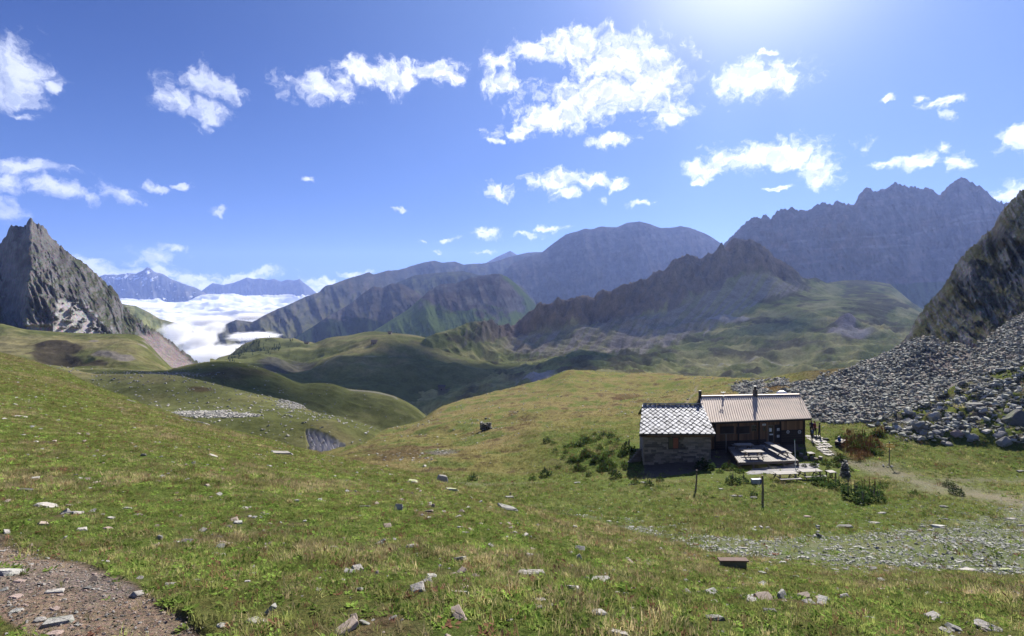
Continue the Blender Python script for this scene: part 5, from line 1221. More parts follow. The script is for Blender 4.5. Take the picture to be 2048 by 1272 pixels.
def picnic_table(p, yaw, label, length=1.95, group='picnic tables round the hut', benches=(-1, 1)):
    T = Thing('picnic_table', p, label, 'table', group)
    R = Matrix.Translation(p) @ Matrix.Rotation(yaw, 4, 'Z'); w = lambda x, y, z: R @ V3((x, y, z))
    for k in range(5):
        b_ = B(); y = (k - 2) * .148; hexa(b_, [w(-length / 2, y - .07, .70), w(length / 2, y - .07, .70), w(length / 2, y + .07, .70), w(-length / 2, y + .07, .70)], [w(-length / 2, y - .07, .745), w(length / 2, y - .07, .745), w(length / 2, y + .07, .745), w(-length / 2, y + .07, .745)]); T.part('table_plank', b_, M_WOODG)
    for s in benches:
        for k in range(2):
            b_ = B(); y = s * .72 + (k - .5) * .15; hexa(b_, [w(-length / 2, y - .07, .41), w(length / 2, y - .07, .41), w(length / 2, y + .07, .41), w(-length / 2, y + .07, .41)], [w(-length / 2, y - .07, .45), w(length / 2, y - .07, .45), w(length / 2, y + .07, .45), w(-length / 2, y + .07, .45)]); T.part('bench_plank', b_, M_WOODG)
    for x in (-length / 2 + .3, length / 2 - .3):
        for s in (-1, 1): b_ = B(); bar(b_, w(x, s * .62, 0), w(x, s * .22, .70), .07, .09); T.part('leg', b_, M_WOODM)
        b_ = B(); bar(b_, w(x, -.8, .37), w(x, .8, .37), .06, .09); T.part('crosspiece', b_, M_WOODM)
        b_ = B(); bar(b_, w(x, -.34, .66), w(x, .34, .66), .06, .08); T.part('crosspiece', b_, M_WOODM)
    return T
picnic_table(V3((25.75, 54.9, DZ)), .06, 'picnic table on the deck, the one close against the hut wall')
picnic_table(V3((25.7, 52.55, DZ)), .04, 'picnic table on the deck nearer its front edge, whole bench in the sun')
picnic_table(V3((28.9, 54.2, DZ)), math.radians(97), 'picnic table set crosswise on the deck below the door', 3.0)
def gp(px, py):
    h = look(px, py); return h[0].copy()
p = gp(1571, 961); picnic_table(p, .10, 'weathered picnic table on the turf below the gravel, beside the tall thin pole', 2.1)
p = gp(1620, 956); picnic_table(p, .12, 'weathered picnic table below the gravel, next to the small white table', 2.1)
# ------------------------------------------------------------------ posts, poles, signs
def post(px, py, top, r, mat, label, name='wooden_post', cat='post', lean=0.0, extra=None):
    p = gp(px, py); D = p.y; h = (py - top) / FOC * D; bm = B()
    q = p + V3((lean * h, 0, h)); rod(bm, p - V3((0, 0, .2)), lerp(p, q, .5) + V3((r * .4, 0, 0)), r, r * .95, 9); rod(bm, lerp(p, q, .5) + V3((r * .4, 0, 0)), q, r * .95, r * .85, 9)
    T = Thing(name, p, label, cat); T.part('shaft', bm, mat)
    if extra: extra(T, p, q)
    return T
def wires(T, p, q):
    b_ = B(); rod(b_, q + V3((0, 0, -.12)), q + V3((0, -.02, -.2)), .075, .075, 8); T.part('iron_band', b_, M_DARKM)
post(1391, 982, 940, .075, M_WOODM, 'short leaning wooden post on the grass below the stone wing', lean=.06, extra=wires)
post(1525, 1008, 951, .085, M_WOODM, 'tall dark wooden post on the grass in front of the terrace', lean=-.005, extra=wires)
def cap(T, p, q):
    b_ = B(); bmesh.ops.create_icosphere(b_, subdivisions=1, radius=.06, matrix=Matrix.Translation(q)); T.part('finial', b_, simple_mat('green_cap', (0.05, 0.25, 0.12), bump=0))
post(1591, 942, 880, .030, M_WHITE, 'tall thin white pole with a green tip by the deck corner', 'thin_pole', 'pole', -.03, cap)
post(1452, 905, 868, .028, M_STEEL, 'bare pale pole standing in the shade before the hut wall', 'thin_pole', 'pole', 0, None)
def signs(T, p, q):
    for k, (z, s) in enumerate(((-.3, 1), (-.52, -1))):
        a = q + V3((-.36 * s + .15 * (s < 0), -.07, z)); b_ = B(); c = q + V3((.3 * s, -.07, z))
        d = V3((0, .03, 0)); x = (c - a).normalized(); pts = [a + V3((0, 0, -.08)), c + V3((0, 0, -.08)), c + x * .1, c + V3((0, 0, .08)), a + V3((0, 0, .08))]
        hexa(b_, [v for v in pts], [v + d for v in pts]); T.part('direction_board', b_, M_YEL)
sp = post(1778, 930, 883, .05, M_WOODM, 'signpost with a yellow direction board on the grass right of the cairn', 'signpost', 'signpost', .02, signs)
# stones at its foot
def pile(name, p, spec, mats, label, cat, seed):
    T = Thing(name, p, label, cat); r = random.Random(seed)
    for (x, y, z, s) in spec:
        m = r.choice(mats); me = rock_mesh(r.choice(('block', 'flat')), r.randrange(3), m)
        M = Matrix.Translation(p + V3((x, y, z))) @ Matrix.Rotation(r.uniform(0, 6.28), 4, 'Z') @ Matrix.Rotation(r.uniform(-.15, .15), 4, 'X') @ Matrix.Diagonal((s, s * r.uniform(.7, .95), s * r.uniform(.55, .8), 1))
        T.piece('stone', me, M)
    return T
r6 = random.Random(66)
p = gp(1775, 932); pile('stone_ring', p, [(math.cos(a) * .45, math.sin(a) * .35, .05, r6.uniform(.22, .36)) for a in (0, 1, 2, 3.2, 4.2, 5.2)], [M_STONE, M_STONEP], 'small heap of stones holding up the signpost', 'stones', 1)
# the tall cairn, built course by course
p = gp(1690, 954); spec = []; H_ = 34 / FOC * p.y; z = .05
while z < H_ * .99:
    t = z / H_; rad = .50 - .26 * t; s = .36 * (1 - .4 * t); n = max(1, int(rad * 6.3 / s * .95)) if rad > .28 else 2
    for k in range(n):
        a = k * 6.283 / n + z * 3; spec.append((math.cos(a) * rad * .72, math.sin(a) * rad * .72, z, s * r6.uniform(.85, 1.2)))
    spec.append((0, 0, z, rad * 1.3)); z += .155
pile('cairn', p, spec, [M_STONED, M_STONED, M_STONE], 'tall dark cairn of stacked stones by the path', 'cairn', 2)
p = gp(1636, 1076); pile('cairn', p, [(0, 0, .04, .5), (.25, .05, .03, .35), (-.3, .05, .03, .4), (.02, 0, .16, .28), (0, 0, .30, .22), (.01, 0, .43, .2), (0, 0, .54, .22)], [M_STONE, M_STONED], 'little slim cairn of balanced stones in the middle of the hollow', 'cairn', 3)
p = gp(1021, 990); pile('cairn', p, [(0, 0, .03, .34), (0, 0, .12, .24), (0, 0, .2, .16)], [M_STONED], 'tiny dark cairn topping the edge of the near meadow', 'cairn', 4)
p = gp(1525, 1061); pile('stone_ring', p, [(math.cos(a) * .5, math.sin(a) * .3, .04, r6.uniform(.2, .34)) for a in [k * .7 for k in range(9)]], [M_STONE, M_STONEP], 'low ring of small stones on the grass left of the slim cairn', 'stones', 5)
# ruined stone hut on the brown hill
p = gp(977, 860); spec = []
for k in range(5):
    for a in (-1.5, -1.05, -.6, -.15, .3): spec.append((a, r6.uniform(-.1, .1), .15 + k * .30, r6.uniform(.62, .8)))
    for b in (.5, 1.0): spec.append((-1.5, b, .15 + k * .30, .7)); spec.append((.3, b, .15 + k * .26, .7))
for k in range(22): spec.append((.6 + k * .28 + r6.uniform(-.2, .2), r6.uniform(-.6, .8), .1 + .25 * r6.random(), r6.uniform(.35, .85)))
pile('ruin', p, spec, [M_STONED, M_STONE], 'dark ruined stone hut with tumbled wall on the brown hill', 'ruin', 6)
T = Thing.__new__(Thing); T.e = bpy.data.objects['ruin']; T.L = T.e.location.copy(); b_ = B(); hexa(b_, [p + V3(v) for v in ((-1.45, .1, -.5), (.3, .1, -.5), (.3, 1.0, -.5), (-1.45, 1.0, -.5))], [p + V3(v) for v in ((-1.45, .1, 1.15), (.3, .1, .75), (.3, 1.0, .7), (-1.45, 1.0, 1.1))]); T.part('wall_core', b_, M_MORTAR)
p = gp(972, 838); pile('boulder_heap', p, [(0, 0, .2, .9), (.6, .1, .1, .5)], [M_STONED], 'small dark heap of stones above the ruin', 'stones', 7)

# ------------------------------------------------------------------ small things round the terrace
def box_thing(name, px, py, w, d, h, mat, label, cat, yaw=.1, lid=None, legs=None):
    p = gp(px, py); T = Thing(name, p, label, cat); R = Matrix.Translation(p) @ Matrix.Rotation(yaw, 4, 'Z')
    def bx(x0, x1, y0, y1, z0, z1): 
        b_ = B(); hexa(b_, [R @ V3(v) for v in ((x0, y0, z0), (x1, y0, z0), (x1, y1, z0), (x0, y1, z0))], [R @ V3(v) for v in ((x0, y0, z1), (x1, y0, z1), (x1, y1, z1), (x0, y1, z1))]); return b_
    if legs:
        T.part('tabletop', bx(-w / 2, w / 2, -d / 2, d / 2, h - .05, h), mat)
        for sx in (-1, 1):
            for sy in (-1, 1): T.part('leg', bx(sx * w * .4 - .04, sx * w * .4 + .04, sy * d * .38 - .04, sy * d * .38 + .04, -.05, h - .05), legs)
    else:
        T.part('body', bx(-w / 2, w / 2, -d / 2, d / 2, -.06, h), mat)
    if lid: T.part('lid', bx(-w / 2 - .03, w / 2 + .03, -d / 2 - .03, d / 2 + .03, h, h + .06), lid)
    return T, bx, R
box_thing('small_table', 1662, 953, .75, .6, .5, M_WOODG, 'small square white table on dark legs by the tall cairn', 'table', .15, None, M_WOODD)
t_, bx, R = box_thing('storage_crate', 1511, 969, .72, .3, .5, simple_mat('pale_grey_panel', (0.35, 0.38, 0.42), 0.6, bump=0), 'grey crate with a bright blue end panel, standing below the gravel', 'crate', .05)
t_.part('end_panel', bx(.36, .46, -.16, .16, -.02, .52), M_BLUE); t_.part('foot', bx(-.3, .3, -.1, .1, -.1, -.06), M_DARKM)
box_thing('storage_box', 1477, 893.5, 1.15, .5, .38, M_BLUE, 'long blue plastic box in the shade by the hut wall', 'box', .1, simple_mat('dark_blue_lid', (0.015, 0.025, 0.2), .5, bump=0))
box_thing('bench', 1494, 888, 2.2, .35, .42, M_WOODD, 'dark bench against the hut wall beside the blue box', 'bench', .12, M_WOODM)
box_thing('flower_box', 1583, 926, 1.0, .3, .25, M_RED, 'red flower trough at the front corner of the deck', 'planter', .1, simple_mat('bedding_plants', (0.10, 0.14, 0.05), .9, bump=.8))
# split log seats
for i, (px, py, s, lab) in enumerate(((1602, 913, .34, 'pale topped log stump, leftmost of the seats right of the deck'), (1611, 918, .26, 'low dark stump just below the pale topped one'),
        (1625, 919, .26, 'dark stump under the white bench board'), (1632, 922, .30, 'dark stump in front of the other log seats'), (1641, 919, .30, 'grey stump at the path end of the log seats'))):
    p = gp(px, py); T = Thing('log_stump', p, lab, 'stump'); b_ = B(); rod(b_, p - V3((0, 0, .1)), p + V3((0, 0, s)), .23, .2, 10); T.part('log', b_, M_WOODM)
    b_ = B(); rod(b_, p + V3((0, 0, s)), p + V3((0, 0, s + .03)), .19, .19, 10); T.part('cut_top', b_, M_WOODG if i in (0, 4) else M_WOODM)
box_thing('plank_seat', 1621, 911, .75, .6, .32, M_WOODG, 'pale square board seat among the log stumps', 'seat', .2, None, M_WOODD)
# wooden water trough, foreground
t_, bx, R = box_thing('grass_block', 1466, 1137, .58, .12, .19, simple_mat('trough_side', (0.14, 0.15, 0.12), .9, bump=.6), 'low grey block with a faded reddish top board, alone in the near grass', 'block', -.02)
for q in ((-.335, .335, -.075, .075),): t_.part('top_board', bx(q[0], q[1], q[2], q[3], .19, .22), simple_mat('faded_red_board', (0.155, 0.105, 0.085), .9, bump=.2) if 'faded_red_board' not in bpy.data.materials else bpy.data.materials['faded_red_board'])

# bench heaped with rucksacks
t_, bx, R = box_thing('low_bench', 1681, 889, 1.6, .75, .42, M_WOODD, 'low dark bench on the flagstones heaped with rucksacks', 'bench', .75)
t_.part('seat_board', bx(-.8, .8, -.37, -.12, .42, .47), M_WOODM); t_.part('seat_board', bx(-.8, .8, -.1, .15, .42, .47), M_WOODG); t_.part('seat_board', bx(-.8, .8, .17, .4, .42, .47), M_WOODM)
def rucksack(p, yaw, mat, label, s=1.0):
    T = Thing('rucksack', p, label, 'rucksack'); R = Matrix.Translation(p) @ Matrix.Rotation(yaw, 4, 'Z') @ Matrix.Scale(s, 4)
    b_ = B(); bmesh.ops.create_icosphere(b_, subdivisions=2, radius=1, matrix=R @ Matrix.Translation((0, 0, .27)) @ Matrix.Diagonal((.17, .13, .29, 1))); T.part('bag', b_, mat)
    b_ = B(); bmesh.ops.create_icosphere(b_, subdivisions=2, radius=1, matrix=R @ Matrix.Translation((0, -.12, .2)) @ Matrix.Diagonal((.12, .07, .14, 1))); T.part('pocket', b_, mat)
    b_ = B(); bmesh.ops.create_icosphere(b_, subdivisions=1, radius=1, matrix=R @ Matrix.Translation((0, 0, .52)) @ Matrix.Diagonal((.15, .13, .08, 1))); T.part('lid', b_, M_DARKM)
    for sx in (-1, 1): b_ = B(); bar(b_, R @ V3((sx * .08, .13, .45)), R @ V3((sx * .09, .14, .08)), .04, .015); T.part('strap', b_, M_DARKM)
tp = R @ V3((-.6, 0, .47)); rucksack(tp, .3, M_BLUEL, 'blue rucksack standing at the left end of the low bench')
tp = R @ V3((-.15, .1, .47)); rucksack(tp, 1.2, M_DARKM, 'black rucksack beside the blue one on the bench', .85)
tp = R @ V3((.3, .15, .47)); rucksack(tp, 2.0, simple_mat('charcoal_cloth', (0.03, 0.03, 0.045), .9, bump=.1), 'charcoal rucksack slumped at the far end of the bench', .8)
for px, py, lab in ((1636, 877, 'dark flat bench stone, the one nearer the people'), (1652, 880, 'dark rounded bench stone at the end of the flagstones')):
    p = gp(px, py); T = Thing('bench_stone', p, lab, 'stone'); T.piece('stone', rock_mesh('flat', 1, M_STONED), Matrix.Translation(p + V3((0, 0, .1))) @ Matrix.Diagonal((.85, .6, .9, 1)))
# log pile / stacked boards at the left end of the stone wing
p = V3((13.55, 54.6, 0)); p.z = ground_z(p.x, p.y); T = Thing('board_stack', p, 'grey stack of boards leaning at the end of the stone wing', 'stack')
for k in range(8):
    b_ = B(); z = p.z + .08 + k * .19; bar(b_, V3((12.9 + .17 * k, 54.9, z)), V3((14.4, 55.2, z)), .3, .10); T.part('board', b_, M_WOODM)

# ------------------------------------------------------------------ people
M_SKIN = simple_mat('skin', (0.42, 0.24, 0.17), 0.6, var=0.05, bump=0)
M_HAIR = simple_mat('dark_hair', (0.03, 0.02, 0.015), 0.8, var=0.1, bump=0)
def person(p, yaw, h, mats, label, pack=None, arms=0, hair=M_HAIR, stride=.1, hat=None):
    """one skinned body: pelvis, legs, spine, head and arms"""
    s = h / 1.75; V = []; E = []; Rr = []
    def v(x, y, z, r, par=None):
        V.append((x * s, y * s, z * s)); Rr.append(r * s)
        if par is not None: E.append((par, len(V) - 1))
        return len(V) - 1
    pel = v(0, 0, .95, .155); wai = v(0, .01, 1.1, .135, pel); chs = v(0, .0, 1.3, .165, wai); sh = v(0, -.01, 1.43, .10, chs); nk = v(0, .0, 1.51, .055, sh)
    hd = v(0, .015, 1.60, .092, nk); hd2 = v(0, .005, 1.70, .085, hd); v(0, -.01, 1.745, .05, hd2)
    for sx, st in ((-1, stride), (1, -stride)):
        hp = v(sx * .10, 0, .88, .105, pel); kn = v(sx * .115, st * .6 + .02, .50, .068, hp); an = v(sx * .12, st, .09, .045, kn); ft = v(sx * .125, st + .07, .045, .04, an); v(sx * .13, st + .17, .03, .03, ft)
        so = v(sx * .18, -.01, 1.41, .062, sh); el_ = v(sx * .25, (-.03 if not arms else .05), 1.14, .045, so)
        wr = v(sx * (.26 if not arms else .12), (.05 if not arms else .27), (.90 if not arms else 1.08), .033, el_); ha = v(sx * (.26 if not arms else .08), (.07 if not arms else .33), (.83 if not arms else 1.12), .038, wr)
        for k in range(4): v(sx * (.25 if not arms else .07) + (k - 1.5) * .012, (.10 if not arms else .38) - .004 * k, (.75 if not arms else 1.12) + .008 * abs(k - 1.3), .011, ha)
        v(sx * (.22 if not arms else .04), (.10 if not arms else .34), (.81 if not arms else 1.16), .013, ha)
    v(0, .115, 1.615, .018, hd)                                     # nose
    me = bpy.data.meshes.new('person_body'); me.from_pydata(V, E, []); ob = bpy.data.objects.new('body', me); COL.objects.link(ob)
    sk = ob.modifiers.new('skin', 'SKIN'); ly = me.skin_vertices[0]
    for i, r_ in enumerate(Rr): ly.data[i].radius = (r_, r_ * (.78 if i in (1, 2, 3, 0) else 1.0))
    ly.data[0].use_root = True; sk.use_smooth_shade = True
    ob.modifiers.new('sub', 'SUBSURF').levels = 1; ob.modifiers[-1].render_levels = 1
    dg = bpy.context.evaluated_depsgraph_get(); m2 = bpy.data.meshes.new_from_object(ob.evaluated_get(dg)); bpy.data.objects.remove(ob)
    for m in mats: m2.materials.append(m)                           # skin, top, trousers, shoes
    for f in m2.polygons:
        c = f.center / s; arm = abs(c.x) > .2 and c.z < 1.36 or (arms and c.y > .12 and c.z > .9)
        f.material_index = 3 if c.z < .10 else 2 if c.z < (.97) and not (abs(c.x) > .205) else 0 if c.z > 1.49 or (arm and c.z < 1.2) else 1
        f.use_smooth = True
    T = Thing('person', p, label, 'person', None); Rm = Matrix.Rotation(yaw, 4, 'Z')
    b = link('body', m2); b.parent = T.e; b.matrix_basis = Rm
    hb = B(); bmesh.ops.create_icosphere(hb, subdivisions=2, radius=1, matrix=Matrix.Translation(V3((0, -.02, 1.68)) * s) @ Matrix.Diagonal((.105 * s, .112 * s, .095 * s, 1)))
    bmesh.ops.delete(hb, geom=[q for q in hb.verts if q.co.y > .055 * s and q.co.z < 1.70 * s], context='VERTS')
    o = link('hat' if hat else 'hair', to_mesh('hair', hb, hat or hair, True)); o.parent = T.e; o.matrix_basis = Rm
    if pack:
        pb = B(); bmesh.ops.create_icosphere(pb, subdivisions=2, radius=1, matrix=Matrix.Translation(V3((0, -.2, 1.2)) * s) @ Matrix.Diagonal((.17 * s, .13 * s, .28 * s, 1))); o = link('rucksack', to_mesh('rucksack', pb, pack, True)); o.parent = T.e; o.matrix_basis = Rm
    return T
M_NAVY = simple_mat('navy_jacket', (0.025, 0.03, 0.075), .8, bump=.1); M_BLK = simple_mat('black_trousers', (0.018, 0.018, 0.022), .8, bump=0); M_REDJ = simple_mat('dark_red_top', (0.16, 0.03, 0.035), .8, bump=0)
M_GRYJ = simple_mat('grey_jacket', (0.06, 0.06, 0.065), .8, bump=0); M_BLJ = simple_mat('blue_jacket', (0.06, 0.10, 0.20), .8, bump=0); M_SHOE = simple_mat('boots', (0.04, 0.03, 0.025), .8, bump=0)
def onz(px, py): return gp(px, py)
person(onz(1623, 869), 2.6, 1.78, [M_SKIN, M_NAVY, M_BLK, M_SHOE], 'person in a navy jacket standing closest to the hut corner', None, 1)
person(onz(1629.5, 871), 3.6, 1.80, [M_SKIN, M_REDJ, M_BLK, M_SHOE], 'person in dark red and black with a dark rucksack, middle of the group', M_NAVY, 0)
person(onz(1639, 874), 0.9, 1.74, [M_SKIN, M_GRYJ, M_GRYJ, M_SHOE], 'person in grey jacket and hat standing apart at the right of the group', None, 1, hat=M_GRYJ)
person(onz(1624, 880), 1.9, 1.42, [M_SKIN, M_BLJ, M_GRYJ, M_SHOE], 'smaller person in a light blue jacket, standing in front of the others', None, 0)

# ------------------------------------------------------------------ plants round the hut
M_DOCK = plant_mat('dock_leaf', 1.0, 0.6, False, (0.060, 0.10, 0.026), 0.35); M_DOCKR = plant_mat('dock_seed', 1.0, 0.6, False, (0.24, 0.15, 0.075), 0.5); M_DOCKD = plant_mat('dark_leaf', 1.0, 0.6, False, (0.034, 0.060, 0.020), 0.3)
def bush_mesh(seed, mat, rx=.6, ry=.6, h=.6, n=150, leaf=.14, stalks=6):
    r = random.Random(seed); V = []; F = []
    for i in range(n):
        a = r.uniform(0, 6.283); q = r.random() ** .5; z = h * (r.random() ** .7) * (1 - .55 * q * q) * (0.75 + .25 * math.sin(a * 3 + seed)); x, y = rx * q * math.cos(a), ry * q * math.sin(a)
        ln = leaf * r.uniform(.6, 1.4); b = a + r.uniform(-.9, .9); e = r.uniform(-.3, .9); dx, dy, dz = math.cos(b) * math.cos(e) * ln, math.sin(b) * math.cos(e) * ln, math.sin(e) * ln
        wx, wy = -math.sin(b) * ln * .38, math.cos(b) * ln * .38; k = len(V)
        V += [(x, y, z), (x + dx * .5 - wx, y + dy * .5 - wy, z + dz * .7), (x + dx, y + dy, z + dz), (x + dx * .5 + wx, y + dy * .5 + wy, z + dz * .7)]; F.append((k, k + 1, k + 2, k + 3))
    me = bpy.data.meshes.new('foliage'); me.from_pydata(V, [], F); me.materials.append(mat)
    S = []; G = []
    for i in range(stalks):
        a = r.uniform(0, 6.283); q = r.random() * .7; x, y = rx * q * math.cos(a), ry * q * math.sin(a); hh = h * r.uniform(.95, 1.4); w = .011; k = len(S); tx, ty = r.uniform(-.06, .06), r.uniform(-.06, .06)
        for (zz, ww) in ((0, .5), (hh * .55, 1), (hh * .6, 2.0), (hh * .85, 1.7), (hh, .4)):
            for c in range(3): an = c * 2.094; S.append((x + tx * zz / hh + math.cos(an) * w * ww, y + ty * zz / hh + math.sin(an) * w * ww, zz))
        for l in range(4):
            for c in range(3): G.append((k + l * 3 + c, k + l * 3 + (c + 1) % 3, k + l * 3 + 3 + (c + 1) % 3, k + l * 3 + 3 + c))
    st = bpy.data.meshes.new('stalk'); st.from_pydata(S, [], G); st.materials.append(M_DOCKR if mat is not M_DOCKD else M_WOODM)
    return me, st
BUSH = {k: [bush_mesh(300 + k * 10 + i, (M_DOCK, M_DOCKD, M_DOCKR)[k], n=(230, 280, 170)[k], leaf=(.17, .17, .10)[k], stalks=(7, 6, 14)[k], h=(.75, .9, .6)[k]) for i in range(4)] for k in range(3)}
def bush(px, py, w, kind, label, group=None):
    p = gp(px, py); s = w / FOC * p.y / 1.2; fm, sm = BUSH[kind][r6.randrange(4)]; T = Thing('dock_plant', p, label, 'plant', group); yaw = r6.uniform(0, 6.28)
    M = Matrix.Translation(p - V3((0, 0, .03))) @ Matrix.Rotation(yaw, 4, 'Z') @ Matrix.Scale(s, 4); T.piece('foliage', fm, M); T.piece('stalk', sm, M)
NAMED = [(1257, 902, 26, 1, 'dark bushy plant against the left end of the hut shade'), (1410, 938, 34, 1, 'dark leafy clump at the edge of the shade below the stone wing'), (1480, 945, 18, 0, 'green clump left of the gravel terrace'),
 (1458, 938, 24, 0, 'green clump in the corner below the deck'), (1466, 968, 26, 1, 'darkest green clump, left of the blue ended crate'), (1486, 966, 22, 1, 'dark clump touching the grey crate'), (1440, 945, 14, 0, 'small green clump by the shade edge'),
 (1641, 968, 30, 1, 'dark green clump right below the second lower table'), (1656, 975, 26, 0, 'green clump below the small white table'), (1678, 980, 34, 1, 'large dark clump below the tall cairn'), (1710, 1000, 44, 1, 'broad dark clump, leftmost of the big bed on the slope'),
 (1738, 990, 44, 0, 'leafy clump with brown stalks in the middle of the big bed'), (1750, 1005, 36, 1, 'dark clump at the lower right of the big bed'), (1725, 1008, 30, 1, 'low dark clump at the foot of the big bed'), (1762, 975, 20, 0, 'small clump with red stalks right of the big bed'),
 (1830, 993, 22, 0, 'clump with tall red brown stalks beside the track'), (1898, 975, 20, 1, 'round dark clump on the far side of the track'), (1913, 990, 24, 1, 'dark spiky clump on the near side of the track'), (1627, 933, 14, 1, 'small dark clump right of the gravel terrace'),
 (1651, 928, 18, 0, 'green clump between the stumps and the tall cairn'), (1700, 942, 14, 0, 'small green plant touching the right of the tall cairn'), (1672, 934, 14, 0, 'small clump just left of the tall cairn'), (1270, 968, 18, 0, 'clump beside the grey rocks below the shade'),
 (1298, 972, 18, 1, 'clump among the grey rocks below the shade, the darker one'), (1320, 962, 16, 1, 'single dark upright plant on the grass below the shade'), (1232, 955, 22, 1, 'dark plant left of the shade of the hut'), (1092, 952, 22, 1, 'dark upright plant alone at the foot of the brown hill'),
 (1066, 960, 16, 0, 'small plant left of the dark upright one at the hill foot'), (946, 960, 18, 1, 'dark plant on the near edge of the brown hill'), (1508, 992, 14, 1, 'dark tuft beside the tall wooden post'), (1546, 975, 10, 1, 'very small dark tuft right of the tall post')]
for a in NAMED: bush(*a)
for i in range(70):                                                   # the nettle bed on the slope left of the hut
    px, py = r6.gauss(1195, 48), r6.gauss(908, 20)
    if px > 1252 or py < 868 or py > 958: continue
    bush(px, py, r6.uniform(9, 17), r6.choice((0, 0, 0, 1)), 'green plant of the lush bed on the slope left of the hut', 'plants of the lush bed left of the hut')
for i in range(64):                                                   # red brown docks right of the hut
    px, py = r6.gauss(1716, 27), r6.gauss(893, 16)
    if px < 1672 or px > 1765 or py < 862 or py > 922: continue
    bush(px, py, r6.uniform(16, 26), r6.choice((2, 2, 0)), 'red brown dock in the dense patch right of the rucksack bench', 'docks in the red brown patch')
for i in range(16):
    bush(r6.uniform(1590, 1680), r6.uniform(905, 945), r6.uniform(7, 11), r6.choice((0, 1)), 'low weed between the terrace and the cairn', 'low weeds round the terrace')

